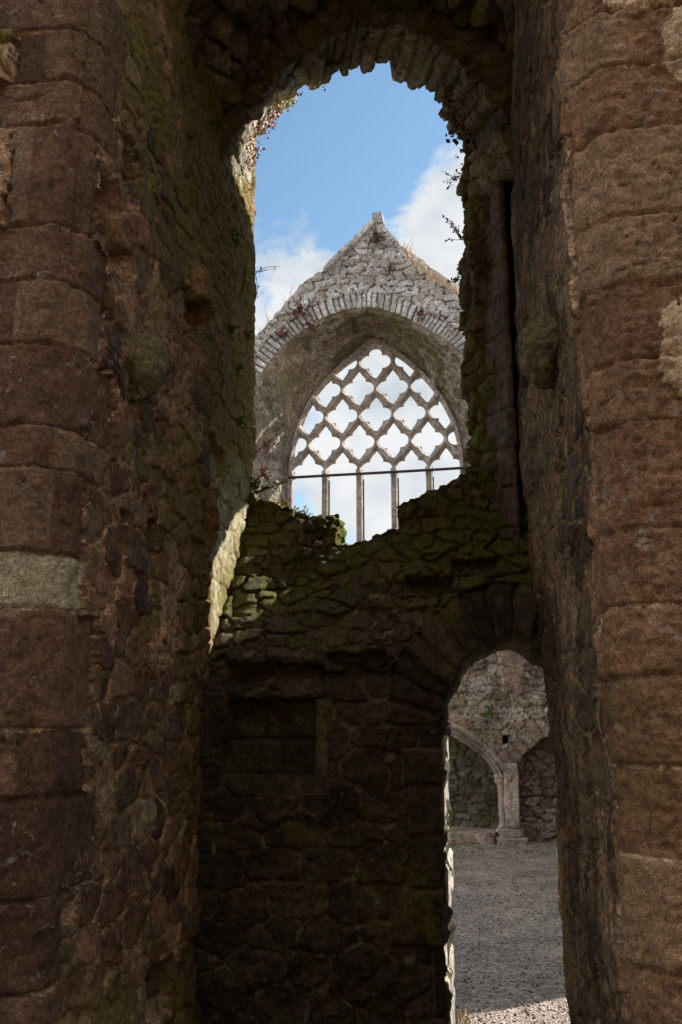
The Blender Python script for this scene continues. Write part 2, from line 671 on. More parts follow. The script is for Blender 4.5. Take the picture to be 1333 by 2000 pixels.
M_SOFFIT = stone_mat('soffit_rubble', [(.20, .155, .115), (.30, .245, .195), (.42, .37, .31), (.27, .20, .15)], (.38, .30, .22),
                     (.13, .12, .03), 0.7, 1.4, 0.3, stain=.5)
M_TRACERY = stone_mat('tracery_stone', [(.36, .305, .27), (.44, .38, .345)], (.24, .2, .17), (.22, .19, .09), 0.25, 1.2, 0.5,
                      (.5, .47, .44), stain=.35, bump=.5)
M_LOWER = stone_mat('pinkish_rubble', [(.20, .15, .115), (.32, .25, .20), (.42, .345, .29), (.30, .20, .15)], (.22, .17, .13),
                    (.26, .19, .07), 0.45, 1.6, 0.4, stain=.4, fine=40)
M_NICHE = stone_mat('mossy_niche_rubble', [(.10, .085, .055), (.15, .125, .085), (.2, .17, .12)], (.2, .17, .12), (.17, .16, .035), 1.0, 1.6, 0.2, fine=40)
M_PINK = stone_mat('pink_carved_stone', [(.42, .31, .25), (.54, .42, .35)], (.28, .22, .2), (.2, .17, .08), 0.3, 2.0, 0.4, fine=50)
M_GRAVEL = gravel_mat()
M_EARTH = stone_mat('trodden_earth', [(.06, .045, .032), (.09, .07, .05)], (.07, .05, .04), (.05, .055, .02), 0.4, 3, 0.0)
M_IRON = plain_mat('rusty_iron', (.035, .024, .022), (.075, .05, .04), 40, .7, .3)
M_LEAF_G = plain_mat('green_leaf', (.05, .11, .012), (.14, .22, .03), attr=True, rough=.6)
M_LEAF_R = plain_mat('red_leaf', (.30, .09, .05), (.58, .30, .17), attr=True, rough=.6)
M_LEAF_D = plain_mat('dull_red_leaf', (.10, .03, .025), (.22, .085, .06), attr=True, rough=.7)
M_LEAF_K = plain_mat('dark_leaf', (.03, .035, .015), (.10, .06, .035), attr=True, rough=.6)
M_STRAW = plain_mat('dry_straw', (.32, .19, .09), (.55, .38, .2), attr=True, rough=.8)
M_YELLOW = plain_mat('yellow_flower', (.25, .23, .03), (.75, .55, .04), attr=True, rough=.7)

# ------------------------------------------------------------------ ground
SURF = {}


def make_ground():
    # coarse to the horizon, finer where the gravel is seen
    xs = np.concatenate([np.linspace(-400, -4, 12), np.arange(-3.9, -1.0, .15), np.arange(-.95, 1.9, .06), np.arange(2.0, 4, .2), np.linspace(4.2, 400, 12)])
    ys = np.concatenate([np.linspace(-300, -4, 10), np.arange(-3.5, 5.0, .12), np.arange(5.0, 14.0, .08), np.linspace(14.2, 600, 14)])
    X, Y = np.meshgrid(xs, ys, indexing='ij')
    near = (np.abs(X) < 6) & (Y < 15) & (Y > -6)
    Z = np.where(near, 0.018 * fbm(X, Y, X * 0, 1.1, 4, 3), 0)
    o = link_mesh('ground', np.stack([X, Y, Z], -1), grid_faces(*X.shape), M_GRAVEL)
    tag(o, kind='structure')


make_ground()


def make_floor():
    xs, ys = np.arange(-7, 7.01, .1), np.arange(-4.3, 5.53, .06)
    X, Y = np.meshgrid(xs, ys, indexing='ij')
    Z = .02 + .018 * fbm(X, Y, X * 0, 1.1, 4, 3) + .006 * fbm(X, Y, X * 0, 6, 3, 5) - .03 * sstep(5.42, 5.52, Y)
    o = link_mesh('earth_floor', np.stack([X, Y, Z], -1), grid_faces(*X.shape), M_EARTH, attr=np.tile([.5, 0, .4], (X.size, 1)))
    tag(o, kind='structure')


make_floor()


# ------------------------------------------------------------------ the two side walls of the passage
def ashlar(u, z, joints, seed, wlen=0.45, jw=0.010):
    """coursed dressed stone; u runs along the plan, joints are the bed heights"""
    J = np.array(sorted(joints))
    zz = z + 0.006 * fbm(u, z, u * 0, 5, 3, seed)
    c = np.searchsorted(J, zz)
    lo = np.where(c > 0, J[np.clip(c - 1, 0, len(J) - 1)], J[0] - .3)
    hi = np.where(c < len(J), J[np.clip(c, 0, len(J) - 1)], J[-1] + .3)
    dz = np.minimum(zz - lo, hi - zz)
    off = rnd01(c, c * 0, seed) * wlen
    uu = u + .010 * fbm(u, z, u * 0 + 4, 6, 2, seed + 3) + off
    b = np.floor(uu / wlen).astype(np.int64)
    fu = uu - b * wlen
    du = np.minimum(fu, wlen - fu)
    r = rnd01(c, b, seed + 1)
    r2 = rnd01(c, b, seed + 2)
    return c, dz, du, r, r2


def sweep(plan, z, name, field, mat_for, mats, parts, shape=None, flipped=False, back_close=True):
    """plan: list of (x, y, step); field(u,x,y,z)-> height, attr(3), group id. Returns objects"""
    pts = []
    for k in range(len(plan) - 1):
        (x0, y0, s), (x1, y1, _) = plan[k], plan[k + 1]
        n = max(1, int(round(math.hypot(x1 - x0, y1 - y0) / s)))
        for t in range(n):
            pts.append((x0 + (x1 - x0) * t / n, y0 + (y1 - y0) * t / n))
    pts.append(plan[-1][:2])
    C = np.array(pts)
    s = np.concatenate([[0], np.cumsum(np.linalg.norm(np.diff(C, axis=0), axis=1))])
    # plan normals, eased round the arrises
    w = 0.008
    def at(q):
        return np.stack([np.interp(q, s, C[:, 0]), np.interp(q, s, C[:, 1])], -1)
    T = at(np.minimum(s + w, s[-1])) - at(np.maximum(s - w, 0))
    T /= np.linalg.norm(T, axis=1)[:, None]
    Nn = np.stack([T[:, 1], -T[:, 0]], 1) if not flipped else np.stack([-T[:, 1], T[:, 0]], 1)
    U, Z = np.meshgrid(s, z, indexing='ij')
    X0 = np.repeat(C[:, 0][:, None], len(z), 1)
    Y0 = np.repeat(C[:, 1][:, None], len(z), 1)
    if shape is not None:
        X0, Y0 = shape(X0, Y0, Z)
    h, A, g = field(U, X0, Y0, Z)
    P = np.stack([X0 + Nn[:, 0][:, None] * h, Y0 + Nn[:, 1][:, None] * h, Z], -1)
    F = grid_faces(*U.shape, flip=flipped)
    nu, nv = U.shape
    gf = g.reshape(-1)[F].max(1)
    objs = {}
    V = P.reshape(-1, 3)
    At = A.reshape(-1, 3)
    for gid, (nm, m) in enumerate(parts):
        f = F[gf == gid]
        if gid == 0 and back_close:
            ext = []
            a0 = np.arange(nv)
            b0 = (nu - 1) * nv + np.arange(nv)
            ext = np.stack([a0[:-1], a0[1:], b0[1:], b0[:-1]], 1)
            top = (np.arange(nu - 1) * nv + nv - 1)
            # top cap as a fan of quads between mirrored columns
            hlf = nu // 2
            i = np.arange(hlf)
            k0, k1 = i * nv + nv - 1, (i + 1) * nv + nv - 1
            m0, m1 = (nu - 1 - i) * nv + nv - 1, (nu - 2 - i) * nv + nv - 1
            cap = np.stack([k0, k1, m1, m0], 1)
            cap = cap[(cap[:, 1] != cap[:, 2]) & (cap[:, 0] != cap[:, 3])]
            f = np.concatenate([f, ext[:, ::-1] if flipped else ext, cap])
        used = np.unique(f)
        rm = -np.ones(len(V), np.int64)
        rm[used] = np.arange(len(used))
        objs[gid] = link_mesh(nm, V[used], rm[f], m, attr=At[used])
        if gid:
            objs[gid].parent = objs[0]
    return objs[0], P


def soft_hole(a, b, ca, cb, ra, rb, seed):
    """1 inside a rough rectangular pocket"""
    n = 0.25 * fbm(a, b, a * 0, 9, 2, seed)
    da, db = np.abs(a - ca) / ra + n, np.abs(b - cb) / rb + n
    return 1 - sstep(.8, 1.1, np.maximum(da, db))


ZL = np.arange(-0.06, 6.4, 0.0095)
LJ = [-.1, .24, .53, .81, 1.08, 1.38, 1.59, 1.98, 2.17, 2.46, 2.61, 2.91, 3.16, 3.38, 3.80, 3.99, 4.22, 4.55, 4.85, 5.2, 5.5, 5.8, 6.1]
U0L = 3.2 - 1.443          # where the front arris lies along the plan


def left_field(U, X, Y, Z):
    u = U - U0L            # 0 at the front arris, .13 at the inner arris
    c, dz, du, r, r2 = ashlar(u, Z, LJ, 41, 0.62)
    # quoins run round the chamfer and in for a different length in every course
    uend = .17 + .33 * rnd01(c, c * 0, 44) + .03 * fbm(u, Z, u * 0, 8, 3, 45)
    ufr = -.12 - .5 * rnd01(c, c * 0, 47) + .03 * fbm(u, Z, u * 0, 8, 3, 46)
    q = (u < uend) & (u > ufr)
    de = np.minimum(uend - u, u - ufr)
    d = np.minimum(dz, de)
    gq = 1 - sstep(0.002, 0.010, np.where(q, d + .006 * fbm(U, Z, U * 0, 22, 2, 40), 1))
    hq = .016 + .016 * (r - .5) - .020 * gq + .007 * fbm(U, Z, U * 0, 12, 5, 48, .65) + .006 * fbm(U, Z, U * 0, 2.5, 3, 49)
    # cracks and arris damage
    ck = np.abs(fbm(U, Z, U * 0, 2.0, 3, 152) + .05)
    hq -= .014 * (1 - sstep(0, .012, ck)) * sstep(.0, .25, fbm(U, Z, U * 0, 1.1, 2, 154))
    hq -= .03 * np.clip(fbm(U, Z, U * 0, 9, 3, 155) - .25, 0, 1) * (np.minimum(dz, np.minimum(np.abs(u), np.abs(u - .13))) < .035)
    hq -= .03 * np.clip(fbm(U, Z, U * 0, 4, 3, 50) - .35, 0, 1)
    h1, r1, m1 = rubble(Y * 1.0 + X * .2, Z, .20, .13, 51, .13, .26)
    lump = fbm(Y, Z, X, 1.3, 3, 52)
    cover = sstep(.05, .30, fbm(Y, Z, X, 1.4, 4, 53) + .16 * (Z - 3.0))     # where mortar is smeared over the stones
    hr = .022 * h1 * (1 - .5 * cover) + .028 * lump + .011 * fbm(Y, Z, X, 7, 5, 54, .65) + .008 * cover
    h2, _, _ = rubble(Y, Z, .07, .06, 151, .3, .3)
    hr += .008 * h2 * cover
    # lost stones and putlog holes
    for (cy, cz, ry, rz, dp) in ((2.99, 3.58, .10, .13, .16), (3.13, 3.44, .10, .06, .08), (4.08, 3.66, .14, .10, .16), (4.62, 3.02, .16, .11, .18),
                                 (4.45, 2.70, .05, .14, .14), (3.20, 3.86, .10, .16, .05), (2.98, 1.03, .06, .06, .10), (3.05, .72, .15, .10, .08),
                                 (3.85, .55, .15, .10, .05), (3.3, 2.35, .06, .08, .06), (3.65, 2.4, .08, .07, .06)):
        hr -= dp * soft_hole(Y, Z, cy, cz, ry, rz, 55)
    # a slab standing proud beside the hole near the far end
    hr += .055 * soft_hole(Y, Z, 4.56, 2.74, .07, .17, 56) + .05 * soft_hole(Y, Z, 4.2, 3.85, .12, .1, 57)
    # far corner where the sun patch falls: flattened and coloured paler to look lit
    sun_patch = sstep(4.45, 4.62, Y) * sstep(1.95, 2.15, Z) * (1 - sstep(3.05, 3.3, Z))
    hr = hr * (1 - .8 * sun_patch) + sun_patch * (.010 * fbm(Y, Z, X, 8, 4, 59, .6) + .010 * h1)
    face = (u > .1) & (u < 2.75)
    h = np.where(q, hq, np.where(face, hr, .04 * rubble(U, Z, .25, .16, 58)[0]))
    moss = .38 + .25 * sstep(3.6, 4.6, Y) + .22 * sstep(3.2, 4.2, Z) - .12 * (1 - sstep(2.7, 3.3, Y)) + .2 * sstep(1.2, .2, Z)
    pale = (c == np.searchsorted(np.array(sorted(LJ)), 2.07)) & q
    rr = np.where(q, np.where(pale, .95, r * .62), np.minimum(r1 * .92, .76) * (1 - sun_patch) + sun_patch * (.80 + .2 * r1))
    gm = (1 - sstep(.002, .011, np.where(q, d, 1))) * sstep(-.15, .3, fbm(U, Z, U * 0, 3, 2, 39))
    mm = np.where(q, gm * .75, np.maximum(m1 * .9, cover * (.62 + .2 * fbm(Y, Z, X, 9, 3, 153))) * (1 - .7 * sun_patch))
    moss = moss + .16 * sun_patch
    A = np.stack([rr, mm, np.where(q, moss - .1, moss)], -1)
    return h, A, q.astype(int)


def left_shape(X, Y, Z):
    return X + np.where((Y > 2.80) & (X > -1.5), -.015 * (Z - 2.5), 0), Y


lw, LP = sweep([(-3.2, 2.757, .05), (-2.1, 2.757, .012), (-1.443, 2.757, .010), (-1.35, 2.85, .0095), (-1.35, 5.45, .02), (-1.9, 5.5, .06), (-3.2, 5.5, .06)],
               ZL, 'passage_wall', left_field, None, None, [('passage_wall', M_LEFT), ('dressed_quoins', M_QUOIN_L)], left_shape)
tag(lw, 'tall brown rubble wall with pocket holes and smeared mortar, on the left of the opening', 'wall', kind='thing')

RJ = [-.1, .30, .64, .97, 1.25, 1.49, 1.74, 1.94, 2.17, 2.50, 2.70, 2.95, 3.19, 3.50, 3.74, 3.96, 4.3, 4.62, 4.95, 5.3, 5.6, 5.9, 6.2]
U0R = 0.0


def right_field(U, X, Y, Z):
    u = U - (3.2 - .5105)      # 0 at the front arris
    c, dz, du, r, r2 = ashlar(u, Z, RJ, 61, 0.62)
    uend = .16 + .16 * rnd01(c, c * 0, 64) + .02 * fbm(u, Z, u * 0, 8, 3, 65)
    q = (u < uend)
    front = u < -.01
    joint_v = np.where(front & (u < -.25), du, 1)
    # blocks of the front end against rough patches of rendering
    d = np.minimum(np.minimum(dz, joint_v), np.where(q, uend - u, 1))
    gq = 1 - sstep(0.002, 0.010, d + .006 * fbm(U, Z, U * 0, 22, 2, 60))
    tool = fbm(U, Z * 1.8, U * 0, 22, 3, 66, .6)
    hq = .012 + .014 * (r - .5) - .018 * gq + .007 * fbm(U, Z, U * 0, 12, 5, 68, .65) + .006 * fbm(U, Z, U * 0, 2.5, 3, 69)
    hq += np.where(front, .012 * tool, .005 * tool)
    hq -= .03 * np.clip(fbm(U, Z, U * 0, 4, 3, 70) - .4, 0, 1) * (np.abs(u) < .25)
    hq -= .03 * np.clip(fbm(U, Z, U * 0, 9, 3, 71) - .25, 0, 1) * (np.minimum(dz, np.minimum(np.abs(u), np.abs(u - .13))) < .035)
    # cracks
    cr = np.abs(fbm(U, Z, U * 0, 1.7, 3, 72) + .02)
    hq -= .012 * (1 - sstep(0, .012, cr)) * sstep(.1, .3, fbm(U, Z, U * 0, .9, 2, 73))
    ren = np.zeros_like(U)
    for (cu, cz, ru, rz) in ((-.26, 2.70, .20, .24), (-.18, 4.06, .22, .10), (-.33, 3.76, .14, .25), (-.9, 3.2, .4, .5), (-.8, 1.4, .35, .3)):
        dd = np.hypot((u - cu) / ru, (Z - cz) / rz) + .45 * fbm(U, Z, U * 0, 6, 4, 74)
        ren = np.maximum(ren, 1 - sstep(.9, 1.0, dd))
    hq += ren * (.018 + .012 * fbm(U, Z, U * 0, 16, 4, 75, .6))
    h1, r1, m1 = rubble(Y, Z, .22, .17, 81, .14, .35)
    cover = sstep(-.25, .3, fbm(Y, Z, X, 1.1, 3, 83))
    hr = .022 * h1 * (1 - .5 * cover) + .028 * fbm(Y, Z, X, 1.3, 3, 82) + .013 * fbm(Y * 1.5, Z * .5, X, 7, 4, 84, .6) + .02 * cover
    for (cy, cz, ry, rz, dp) in ((3.75, 1.35, .10, .10, .06), (3.1, 3.75, .08, .12, .06), (3.25, 1.55, .06, .14, .06), (3.5, 2.5, .1, .12, .05), (4.2, 3.3, .12, .12, .06)):
        hr -= dp * soft_hole(Y, Z, cy, cz, ry, rz, 85)
    h = np.where(q, hq, hr)
    moss = .36 + .18 * sstep(3.6, 4.6, Y) + .1 * sstep(1.2, .2, Z)
    rr = np.where(q, r * .9, r1)
    gm = (1 - sstep(.002, .011, d)) * sstep(-.15, .3, fbm(U, Z, U * 0, 3, 2, 38))
    mm = np.where(q, np.maximum(gm * .8, ren), np.maximum(m1 * .8, cover * .55))
    A = np.stack([rr, mm, np.where(q, .42 - .2 * ren, moss)], -1)
    return h, A, q.astype(int)


def right_shape(X, Y, Z):
    tx = np.interp(Z, [0, .6, 1.6, 2.5, 3.0, 4.0, 5.2, 5.9, 6.5], [.455, .44, .42, .385, .35, .36, .375, .40, .41])
    k = np.clip((Y - 2.9) / 1.85, 0, 1) * (X < .6)
    return X + (tx - .42) * k, Y


rw, RP = sweep([(3.2, 2.67, .05), (1.6, 2.67, .012), (.5105, 2.67, .010), (.42, 2.7605, .0095), (.42, 4.75, .02), (.585, 4.77, .02), (.60, 5.095, .03), (3.2, 5.10, .06)],
               ZL, 'passage_wall', right_field, None, None, [('passage_wall', M_RIGHT), ('dressed_quoins', M_QUOIN_R)], right_shape, flipped=True)
tag(rw, 'tall brown wall with dressed corner blocks and pale render patches, right of the opening', 'wall', kind='thing')


def lump(name, c, r, mat, parent, seed, squash=None, amp=.12):
    th = np.linspace(0, math.pi, 60)
    ph = np.linspace(0, 2 * math.pi, 91)
    T, Ph = np.meshgrid(th, ph, indexing='ij')
    d = np.stack([np.sin(T) * np.cos(Ph), np.sin(T) * np.sin(Ph), np.cos(T)], -1)
    p = 3.2
    k = (np.abs(d) ** p).sum(-1) ** (-1 / p)
    k = .55 + .45 * k
    rr = k * (1 + amp * fbm(d[..., 0], d[..., 1], d[..., 2], 1.6, 4, seed) + .05 * fbm(d[..., 0], d[..., 1], d[..., 2] * 2, 5, 3, seed + 5))
    P = d * rr[..., None] * np.array(r)
    if squash is not None:
        P = squash(P)
    P = P + np.array(c)
    A = np.stack([T * 0 + .5, T * 0, T * 0 + .55], -1)
    F = grid_faces(60, 91, True)
    return link_mesh(name, P, F, mat, parent, A)


def corb(P):
    # flat on top, tapering below
    z = P[..., 2:3] / .16
    s = np.where(z < 0, 1 - .45 * np.clip(-z, 0, 1) ** 1.5, 1.0)
    P = P.copy()
    P[..., :2] = P[..., :2] * s
    P[..., 2] = np.minimum(P[..., 2], .10 + .02 * P[..., 0] / .1)
    return P


M_CORBEL = stone_mat('corbel_stone', [(.20, .145, .085), (.30, .225, .14)], (.2, .16, .11), (.19, .165, .035), 0.6, 2.2, 0.4)
c1 = lump('corbel', (-1.325, 3.36, 3.07), (.115, .135, .15), M_CORBEL, lw, 3, corb)
c2 = lump('corbel', (.36, 3.44, 3.07), (.12, .14, .155), M_CORBEL, rw, 4, corb)

# ------------------------------------------------------------------ the breached back wall with the door
DOOR = smooth_curve([(-.150, -.4), (-.150, .3), (-.147, .9), (-.144, 1.4), (-.139, 1.676), (-.128, 1.722), (-.094, 1.80), (-.007, 1.935), (.123, 2.02), (.221, 2.047), (.318, 2.017),
                     (.42, 1.90), (.50, 1.74), (.52, 1.5), (.53, .9), (.53, -.4)], 140)
DC = np.array([.19, 1.60])
TOP = [(-1.7, 3.15), (-1.42, 3.08), (-1.29, 3.02), (-1.20, 2.985), (-1.10, 2.93), (-1.03, 2.90), (-.95, 2.885), (-.85, 2.87), (-.78, 2.875), (-.765, 2.80), (-.775, 2.74), (-.745, 2.67),
       (-.68, 2.655), (-.62, 2.67), (-.55, 2.655), (-.47, 2.665), (-.41, 2.68), (-.36, 2.70), (-.375, 2.78), (-.35, 2.845), (-.28, 2.865), (-.22, 2.90), (-.13, 2.945),
       (-.05, 2.99), (.02, 3.02), (.10, 3.06), (.3, 3.10), (.8, 3.15)]


def front_y(X, Z):
    yl = np.interp(Z, [0, 1.30, 1.34, 1.72, 1.76, 1.95, 2.16, 2.5, 2.9, 3.2], [4.46, 4.46, 4.47, 4.47, 4.47, 4.54, 4.79, 5.13, 5.40, 5.44])
    yr = np.interp(Z, [0, 1.85, 2.1, 2.4, 2.7, 3.2], [4.46, 4.47, 4.55, 4.74, 4.96, 5.1])
    k = sstep(-.72, -.40, X)
    return yl * (1 - k) + yr * k


def make_back_wall():
    xs = np.arange(-1.62, .62, .0095)
    zs = np.arange(-.06, 3.2, .0095)
    X, Z = np.meshgrid(xs, zs, indexing='ij')
    door = [tuple(p) for p in DOOR]
    top = [(-3, -3)] + [(x, z) for x, z in TOP] + [(3, 3.2), (3, -3)]

    def sd(a, b):
        n = .018 * fbm(a, b, a * 0, 6, 3, 91) + .006 * fbm(a, b, a * 0, 26, 2, 92)
        s1 = poly_sdf(a, b, door) + n * .7
        s2 = -poly_sdf(a, b, top) + n * 1.5
        return np.minimum(s1, s2)
    X, Z, keep = snap(X, Z, sd, .0095)
    # voussoirs round the door head, random rubble elsewhere, dressed blocks in the niche and down the jamb
    ddoor = poly_sdf(X, Z, door)
    ang = np.arctan2(Z - DC[1], X - DC[0])
    vous = (ddoor < .27 + .05 * fbm(X, Z, X * 0, 5, 2, 93)) & (Z > 1.62)
    na = 15 / math.pi
    aa = ang * na + .35 * fbm(X, Z, X * 0, 3, 2, 94)
    vi = np.floor(aa).astype(np.int64)
    fa = aa - vi
    dj = np.minimum(fa, 1 - fa) / na * np.hypot(X - DC[0], Z - DC[1])
    rv = rnd01(vi, vi * 0, 95)
    hv = .03 + .035 * (rv - .4) - .04 * (1 - sstep(0, .022, dj)) + .012 * fbm(X, Z, X * 0, 9, 4, 96)
    low = 1 - sstep(1.75, 2.0, Z)
    h1, r1, m1 = rubble(X, Z, .165, .095, 97, .11, .17, .75, 4.0)
    h3, r3, m3 = rubble(X, Z, .085, .052, 197, .14, .20, .8, 4.0)
    small = fbm(X, Z, X * 0, 3.0, 2, 198) > .12
    h1, r1, m1 = np.where(small, h3 * .7, h1), np.where(small, r3, r1), np.where(small, m3, m1)
    h2, r2, m2 = rubble(X, Z, .25, .145, 98, .10, .14, .6, 5.0)
    hr = np.where(low > .5, .024 * h2, .046 * h1)
    rr = np.where(low > .5, r2, r1)
    mr = np.where(low > .5, m2, m1)
    hr = hr + .04 * fbm(X, Z, X * 0, 2.2, 3, 99) + .018 * fbm(X, Z, X * 0, 12, 5, 100, .65)
    # upper part: deep pits where stones fell out
    pit = np.clip(fbm(X, Z, X * 0, 3.2, 2, 101) - .28, 0, 1)
    hr -= .16 * pit * sstep(1.75, 2.0, Z)
    hr -= .09 * soft_hole(X, Z, -.97, 1.86, .26, .055, 102) + .12 * soft_hole(X, Z, -.55, 1.90, .16, .07, 103)
    hr -= .14 * soft_hole(X, Z, -.18, 2.32, .13, .05, 112) + .10 * soft_hole(X, Z, .05, 2.42, .12, .05, 113)
    # jamb blocks left of the door
    J = [-.1, .33, .62, .87, 1.10, 1.33, 1.50, 1.62]
    c, dz, du, ra, ra2 = ashlar(X, Z, J, 104, .5)
    jend = -.20 - .22 * rnd01(c, c * 0, 105)
    jm = (X > jend) & (Z < 1.62) & (X < .3)
    dJ = np.minimum(dz, X - jend)
    hj = .035 + .015 * (ra - .5) - .035 * (1 - sstep(0, .016, dJ)) + .012 * fbm(X, Z, X * 0, 8, 4, 106)
    # sunk panel of dressed blocks
    pn = (X > -1.20 + .03 * (Z < 1.55)) & (X < -.70) & (Z > 1.375) & (Z < 1.735)
    pin = 1 - sstep(-.006, .006, np.maximum(np.abs(X + .955) - np.where(Z > 1.545, .235, .262), np.abs(Z - 1.555) - .18) + .008 * fbm(X, Z, X * 0, 14, 2, 107))
    lz = np.where(Z > 1.545, 1.545, 1.375)
    dpz = np.minimum(np.abs(Z - 1.545), np.minimum(np.abs(Z - 1.375), np.abs(Z - 1.735)))
    vx = np.where(Z > 1.545, -1.02, -.93)
    dp = np.minimum(dpz, np.abs(X - vx))
    hp = -.055 - .022 * (1 - sstep(0, .012, dp)) + np.where(Z > 1.545, -.012, .012) + .008 * fbm(X, Z, X * 0, 10, 4, 108)
    h = np.where(vous, hv, np.where(jm, hj, hr))
    h = h * (1 - pin) + hp * pin
    # a dressed sill block under the panel
    sl_ = soft_hole(X, Z, -.86, 1.26, .19, .085, 109)
    h = h * (1 - sl_) + sl_ * (.05 + .01 * fbm(X, Z, X * 0, 10, 4, 110))
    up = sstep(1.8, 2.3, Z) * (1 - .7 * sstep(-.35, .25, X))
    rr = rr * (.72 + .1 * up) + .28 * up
    rr = np.where(vous, rv * .6, np.where(jm, ra * .5, rr))
    rr = rr * (1 - pin) + pin * .15
    mr = np.where(vous, (1 - sstep(.004, .02, dj)) * .5, np.where(jm, (1 - sstep(.004, .014, dJ)) * .9, mr * .8)) * (1 - pin)
    moss = .40 + .42 * sstep(2.0, 2.6, Z) * (1 - .35 * sstep(-.3, .3, X)) + .10 * pin
    A = np.stack([rr, mr, moss], -1)
    Y = front_y(X, Z) - h
    # the jamb edge stays straight where it meets the door
    P = np.stack([X, Y, Z], -1)
    # stones tilt upward on the weathered slope
    yb = 5.55 - .55 * sstep(.35, .43, X) * (1 - sstep(2.05, 2.2, Z))
    B = np.stack([X, np.maximum(yb, Y + .16), Z], -1)
    F = grid_faces(*X.shape)[keep]
    nv_ = vous.reshape(-1)[F].sum(1) > 2
    np_ = (pin.reshape(-1)[F].min(1) > .5) & ~nv_
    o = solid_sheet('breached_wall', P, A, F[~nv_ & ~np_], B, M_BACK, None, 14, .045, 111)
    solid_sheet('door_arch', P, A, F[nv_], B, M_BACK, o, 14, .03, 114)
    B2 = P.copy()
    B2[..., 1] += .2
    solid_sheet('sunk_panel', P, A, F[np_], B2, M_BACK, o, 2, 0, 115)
    tag(o, 'dark mossy rubble wall with a broken top, a sunk panel and a pointed doorway', 'wall', kind='thing')
    return o, P


bw, BP = make_back_wall()


def half_shaft():
    zs = np.concatenate([np.linspace(1.315, 1.335, 3), np.linspace(1.35, 1.72, 22), [1.735]])
    a = np.linspace(-math.pi * .62, math.pi * .62, 17)
    Zg, Ag = np.meshgrid(zs, a, indexing='ij')
    r = .047 + .004 * fbm(Ag, Zg, Ag * 0, 5, 3, 7) - .006 * (np.abs(Zg - 1.545) < .009)
    P = np.stack([-.718 + r * np.sin(Ag), 4.515 - r * 1.25 * np.cos(Ag), Zg], -1)
    o = link_mesh('engaged_shaft', P, grid_faces(len(zs), 17, False), M_BACK, bw, np.stack([Zg * 0 + .75, Zg * 0, Zg * 0 + .45], -1))


half_shaft()


def door_jamb():
    V, F, A, n = [], [], [], 0
    rs = np.random.RandomState(8)
    zs = [-.05, .22, .44, .71, .93, 1.15, 1.40, 1.58, 1.70]
    for k in range(len(zs) - 1):
        d = .006 * rs.randn()
        v, f = box_mesh(-.24, -.136 + d, 4.60 + .01 * rs.randn(), 5.56, zs[k] + .003, zs[k + 1] - .003, .011, 40 + k, 12)
        V.append(v)
        F.append(f + n)
        n += len(v)
        A.append(np.tile([rs.rand(), 0, .3], (len(v), 1)))
    link_mesh('door_jamb', np.concatenate(V), np.concatenate(F), M_PALE, bw, np.concatenate(A))


M_PALE = stone_mat('pale_jamb_stone', [(.40, .34, .27), (.50, .44, .36), (.56, .50, .42)], (.3, .24, .18), (.2, .18, .06), 0.3, 2.0, 0.3, fine=50)
door_jamb()


# splayed jamb above the door, right of the breach
def jamb_field(U, X, Y, Z):
    s = X
    dressed = (X > .13 + .10 * rnd01(np.floor((Z + .03 * fbm(X, Z, X * 0, 4, 2, 1)) / .23).astype(np.int64), np.zeros(X.shape, np.int64), 121)) & (Y < 5.12)
    c, dz, du, r, r2 = ashlar(U, Z + .35 * X, list(np.arange(2.3, 6.6, .23)), 122, .8)
    g = 1 - sstep(0, .012, dz)
    hd = .02 + .008 * (r - .5) - .02 * g + .003 * fbm(X, Z, Y, 10, 4, 123)
    h1, r1, m1 = rubble(U, Z, .17, .12, 124, .16, .3)
    hr = .05 * h1 + .055 * fbm(X, Y, Z, 2.0, 3, 125) + .025 * fbm(X, Y, Z, 9, 4, 126, .6)
    far = sstep(5.1, 5.4, Y) * (X < .3) * .5
    hr = hr + far * .05 * fbm(X, Y, Z, 3.1, 3, 127)
    hr -= .12 * soft_hole(U, Z, U[0, 0] + 1.75, 4.25, .09, .10, 128)
    h = np.where(dressed, hd, hr)
    A = np.stack([np.where(dressed, .35 + .5 * r, r1), np.where(dressed, g * .4, m1 * .7), np.where(dressed, .26, .70)], -1)
    return h, A, np.zeros(X.shape, int)


def jamb_shape(X, Y, Z):
    # the broken inner edge wanders
    edge = np.interp(Z, [2.4, 3.0, 3.6, 4.2, 4.8, 5.05, 5.25, 6.6], [.03, .03, .06, .075, .10, .08, .12, .15]) - .035
    k = np.clip((Y - 4.9) / .42, 0, 1) * (X < .45)
    # an added stub behind, hidden from view, shaped to shade the left wall
    shade_stub = np.interp(Z, [3.66, 3.86, 4.32, 4.52, 6.38, 6.5], [0, .12, .60, 1.05, 1.05, 0]) * sstep(5.335, 5.36, Y) * (X < .35)
    return X + edge * k, Y + shade_stub


jb, JP = sweep([(.75, 5.12, .05), (.42, 5.12, .02), (.315, 5.12, .011), (.288, 4.84, .010), (.055, 5.32, .011), (.16, 5.36, .03), (.34, 5.40, .03), (.36, 5.42, .03), (.75, 5.5, .05)],
               np.arange(2.30, 6.6, .010), 'splayed_jamb', jamb_field, None, None, [('splayed_jamb', M_JAMB)], jamb_shape, flipped=True)
jb.parent = bw
# close the foot of the jamb
# ------------------------------------------------------------------ the rubble vault and its outer arch ring
def vault_profile(n):
    a = smooth_curve([(-1.50, 4.70), (-1.43, 5.03), (-1.31, 5.30), (-1.11, 5.54), (-.88, 5.74), (-.62, 5.90)], n // 2 + 1)
    b = smooth_curve([(-.62, 5.90), (-.35, 5.85), (-.05, 5.74), (.2, 5.58), (.36, 5.35), (.44, 5.0), (.47, 4.7)], n // 2 + 1)
    return np.vstack([a, b[1:]])


